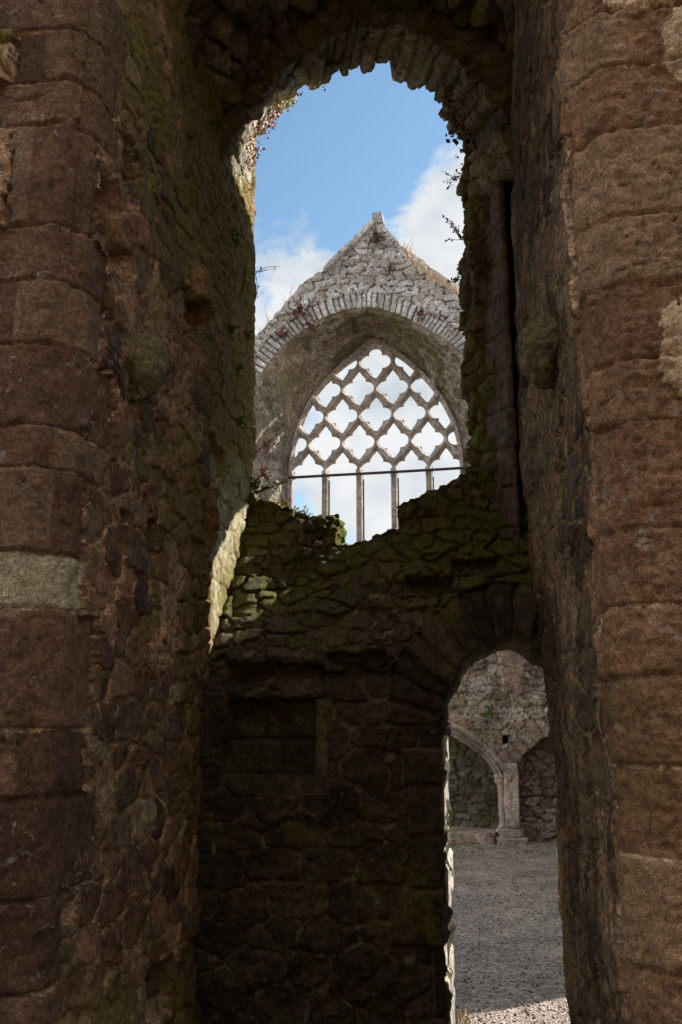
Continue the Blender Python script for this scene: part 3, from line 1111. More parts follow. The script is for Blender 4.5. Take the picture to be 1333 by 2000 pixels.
def make_vault():
    C = vault_profile(300)
    ys = np.arange(2.55, 4.66, .011)
    s = np.concatenate([[0], np.cumsum(np.linalg.norm(np.diff(C, axis=0), axis=1))])
    T = np.gradient(C, axis=0)
    T /= np.linalg.norm(T, axis=1)[:, None]
    Nn = np.stack([T[:, 1], -T[:, 0]], 1)
    S, Y = np.meshgrid(s, ys, indexing='ij')
    h1, r1, m1 = rubble(S, Y, .13, .21, 131, .14, .35, .9, 2.6, 1.3)
    edge = sstep(4.45, 4.66, Y)
    h = -.09 + .095 * h1 + .06 * fbm(S, Y, S * 0, 2, 3, 132) + .025 * fbm(S, Y, S * 0, 10, 3, 133, .6) - .03
    X = C[:, 0][:, None] + Nn[:, 0][:, None] * h
    Z = C[:, 1][:, None] + Nn[:, 1][:, None] * h + .0 * edge
    Yj = Y + .06 * edge * fbm(S * 1.0, Y * 0, S * 0, 7, 3, 134)
    P = np.stack([X, Yj, Z], -1)
    A = np.stack([r1 * .74, m1 * .7, .60 + .2 * fbm(X, Y, Z, 1.2, 2, 135)], -1)
    B = np.stack([C[:, 0][:, None] * 1.0 + 0 * Y - Nn[:, 0][:, None] * .25, Yj, np.full(Y.shape, 7.2)], -1)
    B[..., 2] = np.maximum(6.9, P[..., 2] + .3)
    o = solid_sheet('rubble_vault', P, A, grid_faces(*S.shape, True), B, M_VAULT, None, 3, .02, 136)
    tag(o, 'dark pointed rubble vault with rough hanging stones overhead', 'vault', kind='thing')
    return o


vt = make_vault()


def make_ring():
    # soffit of the broken outer arch: thin stones on edge, each of its own length
    near = smooth_curve([(-1.42, 4.70), (-1.36, 4.98), (-1.25, 5.22), (-1.04, 5.49), (-.80, 5.68), (-.50, 5.76), (-.25, 5.73), (-.02, 5.58), (.16, 5.35), (.28, 5.05), (.36, 4.7)], 420)
    far = smooth_curve([(-1.40, 4.85), (-1.37, 5.20), (-1.31, 5.46), (-1.14, 5.73), (-.88, 5.90), (-.508, 5.955), (-.29, 5.885), (-.13, 5.745), (-.015, 5.51), (.075, 5.25), (.15, 4.9)], 420)
    t = np.linspace(0, 1, 46)
    C = near[:, None] * (1 - t)[None, :, None] + far[:, None] * t[None, :, None]
    s = np.linspace(0, 3.4, 420)
    S, Tt = np.meshgrid(s, t, indexing='ij')
    sw = S / .10 + 1.1 * fbm(S, S * 0, S * 0, 2.5, 2, 140) + .3 * fbm(S, Tt, S * 0, 2, 2, 141)
    vi = np.floor(sw).astype(np.int64)
    f = sw - vi
    dj = np.minimum(f, 1 - f)
    r, r2, r3 = rnd01(vi, vi * 0, 142), rnd01(vi, vi * 0, 143), rnd01(vi, vi * 0, 144)
    # stones break across their length too
    row = np.floor(Tt * 2.2 + r3).astype(np.int64)
    r4 = rnd01(vi, row, 145)
    h = .06 * (r4 - .35) + .07 * (r - .5) * (r3 > .55) + .030 * sstep(0, .22, dj) + .014 * fbm(S, Tt, S * 0, 8, 4, 146, .6) - .02
    # the left haunch, bedded in mortar, is flatter and coloured paler to look sunlit
    lit_haunch = sstep(-.80, -.98, C[..., 0]) * sstep(.25, .5, Tt)
    h = h * (1 - .82 * lit_haunch) + lit_haunch * (.012 * fbm(S, Tt, S * 0, 9, 4, 149, .65) - .005)
    ctr = np.array([-.62, 5.0])
    D = ctr - C
    D /= np.linalg.norm(D, axis=-1, keepdims=True)
    XZ = C + D * h[..., None]
    Y = 4.60 + Tt * (.62 + .22 * (r2 - .5)) + .02 * fbm(S, Tt, S * 0, 9, 3, 147)
    P = np.stack([XZ[..., 0], Y, XZ[..., 1]], -1)
    A = np.stack([(.4 * r + .35 * r4) * (1 - lit_haunch) + lit_haunch * (.78 + .22 * r), (1 - sstep(.02, .12, dj)) * .5 * (1 - .6 * lit_haunch), .5 - .22 * lit_haunch], -1)
    B = P.copy()
    B[..., 0] -= D[..., 0] * .75
    B[..., 2] -= D[..., 1] * .75
    B[..., 1] = np.clip(B[..., 1], 4.6, 5.3)
    o = solid_sheet('arch_ring', P, A, grid_faces(*S.shape, True), B, M_VAULT, vt, 6, .03, 148)
    return P, D


RINGP, RINGD = make_ring()

# ------------------------------------------------------------------ the gable wall beyond
GY, WY = 13.6, 14.6
OUTER = smooth_curve([(-3.62, -1.0), (-3.62, 2.0), (-3.62, 5.0), (-3.60, 6.2), (-3.378, 7.037), (-3.0, 7.651), (-2.657, 7.951), (-2.312, 8.187), (-1.881, 8.334), (-1.452, 8.365), (-1.028, 8.245),
                      (-.612, 8.001), (-.203, 7.704), (.077, 7.446), (.45, 6.95), (.66, 6.2), (.68, 5.0), (.68, 2.0), (.68, -1.0)], 240)
OUTER = OUTER[OUTER[:, 1] > 2.85]
FRAME_IN = [(-2.887, 2.9), (-2.887, 4.479), (-2.887, 5.301), (-2.886, 5.949), (-2.854, 6.365), (-2.706, 6.803), (-2.483, 7.269), (-2.111, 7.68), (-1.801, 7.913), (-1.439, 8.103), (-1.088, 7.938), (-0.762, 7.65), (-0.435, 7.245), (-0.187, 6.761), (-0.062, 6.309), (-0.029, 5.968), (-0.029, 5.301), (-0.029, 4.479), (-0.029, 2.9)]
FRAME_OUT = [(-2.982, 2.9), (-2.982, 4.479), (-2.982, 5.301), (-2.982, 5.815), (-2.953, 6.258), (-2.824, 6.784), (-2.583, 7.274), (-2.195, 7.728), (-1.84, 8.056), (-1.481, 8.311), (-1.081, 8.084), (-0.67, 7.697), (-0.304, 7.219), (-0.06, 6.689), (0.039, 6.199), (0.073, 5.713), (0.077, 5.301), (0.077, 4.479), (0.077, 2.9)]
SILL = 2.9


def gable_outline():
    L_ = [(-1.283, 10.0), (-1.62, 9.66), (-1.95, 9.34), (-2.16, 9.10), (-2.30, 9.06), (-2.45, 8.93), (-2.62, 8.86), (-2.70, 8.72), (-2.88, 8.50), (-3.0, 8.36), (-3.12, 8.22), (-3.3, 8.02), (-3.5, 7.85),
          (-3.9, 7.45), (-4.4, 7.0), (-5.2, 6.3), (-5.2, -1), (3.2, -1), (3.2, 5.8), (2.2, 6.6), (1.2, 7.5), (.6, 8.05), (.11, 8.44), (.02, 8.46), (-.10, 8.60), (-.22, 8.63), (-.33, 8.76), (-.47, 8.83),
          (-.55, 8.98), (-.70, 9.08), (-.80, 9.3), (-.93, 9.50), (-1.08, 9.76)]
    return L_


NICHE_L = [(-2.6, .16), (-2.6, .9), (-2.3, 1.25), (-1.9, 1.5), (-1.4, 1.66), (-.9, 1.66), (-.6, 1.60), (-.318, 1.49), (-.1, 1.37), (.14, 1.20), (.28, 1.03), (.365, .86), (.40, .70), (.415, .5), (.415, .16)]
NICHE_R = [(.655, -.3), (.655, .6), (.658, 1.08), (.70, 1.16), (.795, 1.27), (.985, 1.42), (1.17, 1.50), (1.4, 1.54), (1.8, 1.5), (2.2, 1.3), (2.5, 1.0), (2.6, .5), (2.6, -.3)]


def make_gable():
    xs = np.concatenate([np.arange(-5.2, -3.7, .06), np.arange(-3.7, 1.7, .02), np.arange(1.72, 3.3, .08)])
    zs = np.arange(-.06, 10.1, .02)
    X, Z = np.meshgrid(xs, zs, indexing='ij')
    outl = gable_outline()
    hole = [tuple(p) for p in OUTER]

    def sd(a, b):
        n = .03 * fbm(a, b, a * 0, 3, 3, 201) + .012 * fbm(a, b, a * 0, 13, 2, 202)
        s = -poly_sdf(a, b, outl) + n
        s = np.minimum(s, poly_sdf(a, b, hole) + .5 * n)
        s = np.minimum(s, poly_sdf(a, b, NICHE_L) + .1 * n)
        s = np.minimum(s, poly_sdf(a, b, NICHE_R) + .4 * n)
        s = np.minimum(s, np.maximum(np.abs(a - .495) - .042, np.abs(b - 1.435) - .065) + .2 * n)
        return s
    X, Z, keep = snap(X, Z, sd, .02)
    arc = poly_sdf(X, Z, hole)
    cx = -1.45
    ang = np.arctan2(Z - 6.35, X - cx)
    ring = (arc < .27 + .05 * fbm(X, Z, X * 0, 6, 2, 203)) & (Z > 6.6)
    rad = np.hypot(X - cx, Z - 6.35)
    aa = ang * 2.05 / .092 + 1.3 * fbm(ang, ang * 0, ang * 0, 2.2, 2, 204) + .16 * fbm(X, Z, X * 0, 5, 2, 304)
    vi = np.floor(aa).astype(np.int64)
    f = aa - vi
    rr = rnd01(vi, vi * 0, 205)
    # some stones are cut in two across the ring
    half = np.where(arc > .17 + .12 * rr, 1, 0)
    djr = np.where(rr > .62, np.abs(arc - (.17 + .12 * rr)), 1)
    dj = np.minimum(np.minimum(f, 1 - f) * .092, djr)
    rv = rnd01(vi, half, 206)
    hv = .03 + .025 * (rv - .5) - .035 * (1 - sstep(.004, .013, dj)) + .008 * fbm(X, Z, X * 0, 9, 3, 207)
    # coursed rubble with varied sizes
    hA, rA, mA = rubble(X, Z, .36, .165, 208, .07, .12, .55, 5.0)
    hB, rB, mB = rubble(X, Z, .24, .105, 209, .09, .16, .65, 4.0)
    sel = fbm(X, Z, X * 0, .9, 2, 210) + .25 * (Z - 9.0) > 0
    hN = np.where(sel, hA, hB)
    rN, mN = np.where(sel, rA, rB), np.where(sel, mA, mB)
    hr = .034 * hN + .02 * fbm(X, Z, X * 0, 1.5, 3, 211) + .009 * fbm(X, Z, X * 0, 8, 3, 212)
    # voussoirs of the rough relieving arch over the right recess
    dR = poly_sdf(X, Z, NICHE_R)
    ringR = (dR < .27) & (Z > 1.0) & (X < 2.4)
    a2 = np.arctan2(Z - .3, X - 1.55) / .105 + .4 * fbm(X, Z, X * 0, 3, 2, 213)
    v2 = np.floor(a2).astype(np.int64)
    f2 = a2 - v2
    hR = .035 - .04 * (1 - sstep(0, .2, np.minimum(f2, 1 - f2))) + .02 * rnd01(v2, v2 * 0, 214)
    h = np.where(ring, hv, np.where(ringR, hR, hr))
    # a patch of smooth old plaster high on the right
    pl = 1 - sstep(.9, 1.02, np.maximum(np.abs(X - .64) / .17, np.abs(Z - 2.45) / .38) + .25 * fbm(X, Z, X * 0, 5, 3, 215))
    h = h * (1 - pl) + pl * (.05 + .004 * fbm(X, Z, X * 0, 9, 3, 216))
    r = np.where(ring, rv, np.where(ringR, .6 + .3 * rnd01(v2, v2 * 0, 217), rN))
    r = r * (1 - pl) + pl * .9
    m = np.where(ring, (1 - sstep(.004, .02, dj)), mN) * (1 - pl)
    A = np.stack([r, m, .5 + .1 * fbm(X, Z, X * 0, 1, 2, 218)], -1)
    P = np.stack([X, GY - h, Z], -1)
    B = np.stack([X, np.full(X.shape, WY + .05), Z], -1)
    # a hole's side walls of the big arch are covered by the splay built below
    F = grid_faces(*X.shape)[keep]
    gz = (Z.reshape(-1)[F].mean(1) < 2.85)
    ring = arc < .21 + .11 * rr + .02 * fbm(X, Z, X * 0, 9, 2, 303)
    ring &= Z > 6.6
    gr = ring.reshape(-1)[F].sum(1) > 2
    o = solid_sheet('gable_wall', P, A, F[~gz & ~gr], B, M_GABLE, None, 5, .03, 219)
    solid_sheet('arch_ring', P, A, F[gr], B, M_ARCH_G, o, 4, .02, 220)
    solid_sheet('lower_wall', P, A, F[gz & ~gr], B, M_LOWER, o, 6, .02, 221)
    tag(o, 'grey limestone church gable with a wide arch round a traceried window', 'gable', kind='thing')
    return o


gw = make_gable()


def resample(pts, n):
    return smooth_curve(pts, n)


def make_splay():
    """deep rubble reveal between the outer arch and the window frame"""
    n = 420
    a = resample([tuple(p) for p in OUTER[::6]] + [tuple(OUTER[-1])], n)
    # pair the two curves by height on the flanks and by angle over the head
    fo = smooth_curve(FRAME_OUT, n)
    def par(C):
        z0 = 6.0
        ang = np.arctan2(C[:, 1] - z0, C[:, 0] + 1.42)
        q = np.where(C[:, 1] > z0, math.pi - ang, np.where(C[:, 0] < -1.42, -(z0 - C[:, 1]) , math.pi + (z0 - C[:, 1])))
        return q
    qa, qb = par(a), par(fo)
    q = np.linspace(max(qa.min(), qb.min()), min(qa.max(), qb.max()), n)
    ia, ib = np.argsort(qa), np.argsort(qb)
    a = np.stack([np.interp(q, qa[ia], a[ia, k]) for k in (0, 1)], 1)
    b = np.stack([np.interp(q, qb[ib], fo[ib, k]) for k in (0, 1)], 1)
    t = np.linspace(0, 1, 60)
    bul = np.sin(t * math.pi) * .02
    C = a[:, None] * (1 - t)[None, :, None] + b[:, None] * t[None, :, None]
    Y = GY - .02 + (WY + .06 - GY) * t[None, :] + 0 * C[..., 0]
    P = np.stack([C[..., 0], Y, C[..., 1]], -1)
    Nn = grid_normals(P)
    ctr = np.array([-1.42, 13.6, 6.0])
    if ((Nn * (ctr - P)).sum(-1)).mean() < 0:
        Nn = -Nn
    s = np.concatenate([[0], np.cumsum(np.linalg.norm(np.diff((a + b) / 2, axis=0), axis=1))])
    S, T = np.meshgrid(s, t, indexing='ij')
    W = T * .95
    h1, r1, m1 = rubble(S, W, .14, .13, 231, .14, .3)
    # the left haunch keeps its plaster, the right one has lost it
    cover = sstep(.0, .25, .6 - np.abs(P[..., 0] + 2.75) * .9 - np.abs(P[..., 2] - 7.25) * .55 + .5 * fbm(P[..., 0], P[..., 1], P[..., 2], 2, 3, 232))
    fade = sstep(0, .08, T) * (1 - .55 * sstep(7.2, 6.6, P[..., 2]))
    h = (.06 * h1 * (1 - .85 * cover) + .03 * fbm(S, W, S * 0, 2.2, 3, 233) + .012 * fbm(S, W, S * 0, 10, 3, 234) + .03 * cover) * fade
    P = P + Nn * h[..., None]
    A = np.stack([r1, np.maximum(m1 * .8, cover), .42 + .25 * sstep(.15, .6, 1 - np.abs(P[..., 0] + 1.2) / 1.6)], -1)
    B = P - Nn * .12
    F = grid_faces(n, 60)
    fn = np.cross(P[1:, :-1] - P[:-1, :-1], P[:-1, 1:] - P[:-1, :-1])
    if (fn * Nn[:-1, :-1]).sum() < 0:
        F = F[:, ::-1]
    solid_sheet('window_reveal', P, A, F, B, M_SOFFIT, gw, 1, 0, 235)
    return P, Nn


SPLAYP, SPLAYN = make_splay()


def relief(name, xs, zs, sd, cell, depth_fn, y0, mat, parent, seed=0, r0=.5):
    """flat pierced stonework with moulded (sloping) sides on both faces"""
    X, Z = np.meshgrid(xs, zs, indexing='ij')
    X, Z, keep = snap(X, Z, sd, cell)
    S = np.clip(sd(X, Z), 0, None)
    d = depth_fn(S)
    n = .004 * fbm(X, Z, X * 0, 12, 3, seed)
    P = np.stack([X, y0 - d + n, Z], -1)
    B = np.stack([X, y0 + .6 * d - n, Z], -1)
    A = np.stack([np.full(X.shape, r0) + .3 * fbm(X, Z, X * 0, 2, 2, seed + 1), X * 0, X * 0 + .5], -1)
    F = grid_faces(*X.shape)[keep]
    return solid_sheet(name, P, A, F, B, mat, parent, 2, 0, seed)


def make_window():
    fin = [tuple(p) for p in smooth_curve(FRAME_IN, 150)]
    fout = [tuple(p) for p in smooth_curve(FRAME_OUT, 150)]
    px, pz = 0.5917, 0.4889
    x0, z0 = -1.439, 6.865     # centre of a cell of the second row
    cells = []
    for row in range(0, 5):
        z = z0 + (row - 2) * pz
        for k in range(-4, 5):
            x = x0 + (k + (.5 if row % 2 else 0)) * px
            cells.append((x, z, row))

    def cell_sd(a, b, x, z):
        dx, dz = np.abs(a - x), b - z
        # two side lobes, an upper and a lower lobe drawn out to points
        lob = np.hypot(dx - .132, dz) - .112
        az = np.abs(dz)
        up = np.hypot(dx, az - .130) - .098
        # ogee point
        tip = (dx + (az - .300) * .74) * .80
        tip = np.maximum(tip, .185 - az)
        core = np.hypot(dx, dz) - .122
        return np.minimum(np.minimum(lob, up), np.minimum(tip, core)) - .016

    def sd(a, b):
        inside = poly_sdf(a, b, fin)         # negative inside the opening
        hole = np.full(a.shape, 9.0)
        for (x, z, row) in cells:
            if row == 0:
                dx = np.abs(a - x)
                c = cell_sd(a, b, x, z)
                c = np.where(b > z, c, np.maximum(dx - .232, 0) * 1.0 + np.minimum(dx - .232, 0))
                c = np.minimum(c, np.maximum(dx - .232, b - (z - .0)))
                hole = np.minimum(hole, c)
            else:
                hole = np.minimum(hole, cell_sd(a, b, x, z))
        # pierced only inside the frame
        hole = hole + .006 * fbm(a, b, a * 0, 5, 3, 243) + .02 * np.clip(fbm(a, b, a * 0, 7, 2, 244) - .45, 0, 1)
        h = np.maximum(hole, inside + .012)
        return h

    def both(a, b):
        return np.minimum(sd(a, b), -poly_sdf(a, b, fout))
    xs = np.arange(-3.01, .11, .0115)
    zs = np.arange(5.73, 8.35, .0115)
    tr = relief('window_tracery', xs, zs, lambda a, b: np.minimum(both(a, b), b - 5.758), .0115,
                lambda S: .035 + .085 * sstep(0, .052, S), WY + .05, M_TRACERY, gw, 241)
    # straight jambs of the frame
    for (xa, xb) in ((-2.982, -2.887), (-.029, .077)):
        v, f = box_mesh(xa, xb, WY - .05, WY + .12, 2.9, 5.775, .008, 3, 10)
        link_mesh('window_jamb', v, f, M_TRACERY, tr, np.full((len(v), 3), .5))
    # mullions: chamfered bars
    for k, x in enumerate((-2.3267, -1.735, -1.1433, -0.5516)):
        prof = [(-.055, 0), (-.055, -.05), (-.022, -.10), (.022, -.10), (.055, -.05), (.055, 0), (.055, .06), (.02, .10), (-.02, .10), (-.055, .06)]
        zz = np.concatenate([np.linspace(2.9, 5.775, 60)])
        V = []
        for i, z in enumerate(zz):
            nz = .004 * noise3(np.array([x * 9]), np.array([z * 4]), np.array([0.]), 3)[0]
            cut = .010 if i % 22 == 11 else 0
            for (a, b) in prof:
                s = 1 - cut * 6 + nz * 4
                V.append((x + a * s, WY + .05 + b * s, z))
        K = len(prof)
        F = [(i * K + j, i * K + (j + 1) % K, (i + 1) * K + (j + 1) % K, (i + 1) * K + j) for i in range(len(zz) - 1) for j in range(K)]
        F = np.array(F)
        o = link_mesh('mullion', V, F, M_TRACERY, tr, np.full((len(V), 3), .45), smooth=False)
    # iron saddle bar tied across the mullions, and thin dark strips for the mullions' shaded sides
    p = [(-2.95, WY - .12, 5.742), (-2.26, WY - .115, 5.757), (-1.44, WY - .12, 5.768), (-.51, WY - .115, 5.786), (.05, WY - .12, 5.797)]
    p = smooth_curve(p, 40)
    V, F = tube(p, .024, 8)
    link_mesh('saddle_bar', V, F, M_IRON, tr)
    for x in (-2.3267, -1.735, -1.1433, -0.5516):
        v, f = box_mesh(x + .057, x + .077, WY + .02, WY + .06, 2.9, 5.71, 0, 0, 2)
        link_mesh('mullion_shade_strip', v, f, M_IRON, tr)
    return tr


make_window()


def slope_slab(name, a, b, y0, y1, th, parent, seed, mat):
    """coping slabs laid end to end along a slope"""
    a, b = np.array(a, float), np.array(b, float)
    d = b - a
    ln = np.linalg.norm(d)
    d /= ln
    nn = np.array([-d[1], d[0]])
    if nn[1] < 0:
        nn = -nn
    V, F = [], []
    n = 0
    k = max(2, int(ln / .42))
    for i in range(k):
        s0, s1 = ln * i / k + .004, ln * (i + 1) / k - .004
        v, f = box_mesh(s0, s1, y0, y1, 0, th, .012, seed + i, 5)
        w = np.zeros_like(v)
        jit = .010 * math.sin(i * 2.3 + seed)
        w[:, 0] = a[0] + v[:, 0] * d[0] + (v[:, 2] + jit) * nn[0]
        w[:, 2] = a[1] + v[:, 0] * d[1] + (v[:, 2] + jit) * nn[1]
        w[:, 1] = v[:, 1]
        V.append(w)
        F.append(f + n)
        n += len(v)
    V = np.concatenate(V)
    A = np.full((len(V), 3), .5)
    A[:, 0] = .35 + .3 * np.sin(np.floor(np.arange(len(V)) / 152) * 2.1)
    A[:, 1] = 0
    return link_mesh(name, V, np.concatenate(F), mat, parent, A)


slope_slab('coping', (-2.14, 9.03), (-1.30, 9.90), GY - .10, WY + .12, .115, gw, 1, M_GABLE)
slope_slab('coping', (-.12, 9.0), (-1.28, 9.99), WY - .35, WY + .12, .125, gw, 5, M_GABLE)
v, f = box_mesh(-1.40, -1.17, GY - .06, WY - .3, 9.86, 10.13, .025, 9, 8)
v[:, 0] = -1.285 + (v[:, 0] + 1.285) * (1 - .35 * np.clip((v[:, 2] - 9.9) / .3, 0, 1))
link_mesh('finial_stump', v, f, M_GABLE, gw, np.full((len(v), 3), .3))


# ---- recesses at the foot of the gable
def niche_back(x0, x1, z1, y, seed, mat):
    xs, zs = np.arange(x0, x1, .02), np.arange(-.06, z1, .02)
    X, Z = np.meshgrid(xs, zs, indexing='ij')
    h, r, m = rubble(X, Z, .20, .12, seed, .15, .3)
    P = np.stack([X, y - .05 * h - .03 * fbm(X, Z, X * 0, 2, 3, seed), Z], -1)
    B = P.copy()
    B[..., 1] = y + .25
    A = np.stack([r, m * .8, .5 + 0 * X], -1)
    solid_sheet('recess_back', P, A, grid_faces(*X.shape), B, mat, gw, 1)


niche_back(-2.7, .56, 1.8, 14.10, 251, M_NICHE)
niche_back(.58, 2.8, 1.75, 14.06, 252, M_LOWER)


def swept_moulding(name, path, prof, y0, mat, parent, seed=0):
    """profile (offset outward, depth forward) carried along a curve in the wall plane"""
    C = np.array(path)
    T = np.gradient(C, axis=0)
    T /= np.linalg.norm(T, axis=1)[:, None]
    Nn = np.stack([-T[:, 1], T[:, 0]], 1)
    if Nn[len(Nn) // 2, 1] < 0:
        Nn = -Nn
    pr = np.array(prof)
    K = len(pr)
    V = np.zeros((len(C), K, 3))
    w = 1 + .05 * fbm(C[:, 0], C[:, 1], C[:, 0] * 0, 5, 3, seed)
    V[..., 0] = C[:, None, 0] + Nn[:, None, 0] * pr[None, :, 0] * w[:, None]
    V[..., 2] = C[:, None, 1] + Nn[:, None, 1] * pr[None, :, 0] * w[:, None]
    V[..., 1] = y0 - pr[None, :, 1] * w[:, None]
    F = [(i * K + j, i * K + (j + 1) % K, (i + 1) * K + (j + 1) % K, (i + 1) * K + j) for i in range(len(C) - 1) for j in range(K)]
    return link_mesh(name, V, np.array(F), mat, parent, np.full((len(C) * K, 3), .4), smooth=False)


ARC_L = smooth_curve(NICHE_L[2:12], 60)
HOOD = smooth_curve([(x + .03, z + .115) for x, z in NICHE_L[3:10]] + [(.31, 1.16), (.455, .985), (.50, .93)], 60)
swept_moulding('tomb_arch', ARC_L, [(0, -.3), (0, .02), (.03, .055), (.045, .02), (.06, .055), (.085, .075), (.095, .03), (.10, -.3)], GY - .02, M_PINK, gw, 261)
swept_moulding('hood_moulding', HOOD, [(-.03, -.1), (-.02, .06), (.02, .12), (.055, .13), (.075, .03), (.075, -.1)], GY - .02, M_PINK, gw, 262)
lump('label_stop', (.525, GY - .11, .94), (.045, .07, .085), M_PINK, gw, 8, None, .3)
# pier between the recesses: shaft, capital, base, plinth
v, f = box_mesh(.445, .655, GY - .12, 14.1, .20, 1.10, .012, 12, 14)
link_mesh('pier_block', v, f, M_PINK, gw, np.tile([.6, 0, .4], (len(v), 1)))
V, F = tube([(.405, GY - .02, .20), (.40, GY - .02, .5), (.40, GY - .02, .76)], .045, 12)
link_mesh('pier_shaft', V, F, M_PINK, gw, np.full((len(V), 3), .4))


def turned(name, c, prof, mat, parent, k=20, attr=.4):
    V, F = [], []
    for (r, z) in prof:
        for j in range(k):
            a = 2 * math.pi * j / k
            V.append((c[0] + r * math.cos(a), c[1] + r * math.sin(a), z))
    for i in range(len(prof) - 1):
        for j in range(k):
            F.append((i * k + j, i * k + (j + 1) % k, (i + 1) * k + (j + 1) % k, (i + 1) * k + j))
    F.append(tuple(range((len(prof) - 1) * k, len(prof) * k)))
    return link_mesh(name, V, F, mat, parent, np.full((len(V), 3), attr))


turned('capital', (.40, GY - .02), [(.045, .74), (.06, .75), (.05, .77), (.055, .80), (.085, .84), (.09, .87), (.08, .89), (.095, .90), (.095, .93)], M_PINK, gw)
turned('shaft_base', (.405, GY - .02), [(.095, .16), (.095, .19), (.075, .21), (.08, .23), (.05, .26), (.045, .28)], M_PINK, gw)
v, f = box_mesh(.31, .735, GY - .28, 14.0, -.02, .105, .015, 21, 10)
link_mesh('pier_plinth', v, f, M_PINK, gw, np.tile([.2, 0, .4], (len(v), 1)))
v, f = box_mesh(.345, .70, GY - .20, 14.0, .105, .205, .02, 22, 10)
link_mesh('pier_base', v, f, M_PINK, gw, np.tile([.5, 0, .4], (len(v), 1)))
v, f = box_mesh(-2.55, .295, GY - .20, 14.2, -.02, .165, .015, 23, 14)
o = link_mesh('tomb_slab', v, f, M_PINK, gw, np.tile([.1, 0, .45], (len(v), 1)))

# ------------------------------------------------------------------ south wall of the choir (outside the picture; shades the gravel)
def make_south_wall():
    ys, zs = np.arange(7.6, 13.55, .06), np.arange(-.1, 6.6, .06)
    A_, Z = np.meshgrid(ys, zs, indexing='ij')
    outl = [(8.03, -.5), (8.06, 5.6), (8.6, 5.9), (9, 5.7), (11, 6.0), (13.6, 6.2), (13.6, -.5)]

    def sd(a, b):
        n = .05 * fbm(a, b, a * 0, 2, 3, 271)
        return -poly_sdf(a, b, outl) + n
    A_, Z, keep = snap(A_, Z, sd, .06)
    h, r, m = rubble(A_, Z, .34, .2, 272)
    P = np.stack([3.0 - .05 * h, A_, Z], -1)
    B = P.copy()
    B[..., 0] = 3.7
    o = solid_sheet('choir_wall', P, np.stack([r, m, .5 + 0 * r], -1), grid_faces(*A_.shape, True)[keep], B, M_GABLE, None, 3, .03)
    tag(o, 'grey rubble side wall standing along the gravel right of the gable', 'wall', kind='thing')


make_south_wall()


# ------------------------------------------------------------------ unseen masonry over the arch and building behind the camera, sized to block light
def make_tower_top():
    v, f = box_mesh(-3.15, 3.15, 2.80, 5.3, 6.95, 10.5, .06, 31, 24)
    o = link_mesh('upper_masonry', v, f, M_LEFT, vt, np.tile([.5, .3, .4], (len(v), 1)))


make_tower_top()


def make_nave_wall():
    xs, zs = np.arange(-7, 7.01, .1), np.arange(-.1, 9.0, .1)
    X, Z = np.meshgrid(xs, zs, indexing='ij')
    h, r, m = rubble(X, Z, .45, .25, 281)
    P = np.stack([X, -4.2 + .05 * h, Z], -1)
    B = P.copy()
    B[..., 1] = -4.9
    o = solid_sheet('nave_wall', P, np.stack([r, m, .5 + 0 * r], -1), grid_faces(*X.shape, True), B, M_LEFT, None, 2, .03)
    tag(o, 'brown rubble wall closing the roofless nave behind the viewer', 'wall', kind='thing')


make_nave_wall()

# ------------------------------------------------------------------ gravel stones and grass blades
def scatter_pebbles():
    rs = np.random.RandomState(4)
    n = 5200
    Y = 5.3 + 8.1 * rs.rand(n) ** 1.5
    X = -.45 + (.75 + Y * .095) * rs.rand(n)
    base = np.array([(1, 0, 0), (-1, 0, 0), (0, 1, 0), (0, -1, 0), (0, 0, 1), (0, 0, -.6)], float)
    tri = np.array([(0, 2, 4), (2, 1, 4), (1, 3, 4), (3, 0, 4), (2, 0, 5), (1, 2, 5), (3, 1, 5), (0, 3, 5)])
    r = .004 + .009 * rs.rand(n) ** 2.5
    V = base[None] * (r[:, None, None] * (1 + .5 * (rs.rand(n, 6, 1) - .5))) * np.array([1.2, 1, .7])
    a = rs.rand(n) * 6.28
    ca, sa = np.cos(a)[:, None], np.sin(a)[:, None]
    x, y = V[..., 0] * ca - V[..., 1] * sa, V[..., 0] * sa + V[..., 1] * ca
    g = .018 * fbm(X, Y, X * 0, 1.1, 4, 3)
    V = np.stack([x + X[:, None], y + Y[:, None], V[..., 2] + (g + r * .35)[:, None]], -1).reshape(-1, 3)
    F = (tri[None] + 6 * np.arange(n)[:, None, None]).reshape(-1, 3)
    At = np.repeat(rs.rand(n, 1), 6, 0)
    o = link_mesh('loose_gravel', V, F, M_PEBBLE, attr=np.tile(At, (1, 3)), smooth=False)
    tag(o, kind='stuff')


M_PEBBLE = plain_mat('pebble', (.14, .11, .09), (.58, .51, .45), attr=True, rough=.9)
scatter_pebbles()


def leaf_mesh(rs, pts, dirs, size, droop=.3, asp=.55):
    """one bent diamond leaf per point"""
    n = len(pts)
    D = dirs / (np.linalg.norm(dirs, axis=1)[:, None] + 1e-9)
    S = np.cross(D, rs.normal(size=(n, 3)))
    S /= np.linalg.norm(S, axis=1)[:, None] + 1e-9
    Nn = np.cross(D, S)
    L = (size * (.6 + .8 * rs.rand(n)))[:, None]
    V = np.stack([pts, pts + D * L * .5 + S * L * asp * .5 - Nn * L * .08, pts + D * L - Nn * L * droop * .4, pts + D * L * .5 - S * L * asp * .5 - Nn * L * .08], 1)
    F = np.arange(n)[:, None] * 4 + np.array([0, 1, 2, 3])
    A = np.repeat(rs.rand(n, 1), 4, 0)
    return V.reshape(-1, 3), F, np.tile(A, (1, 3))


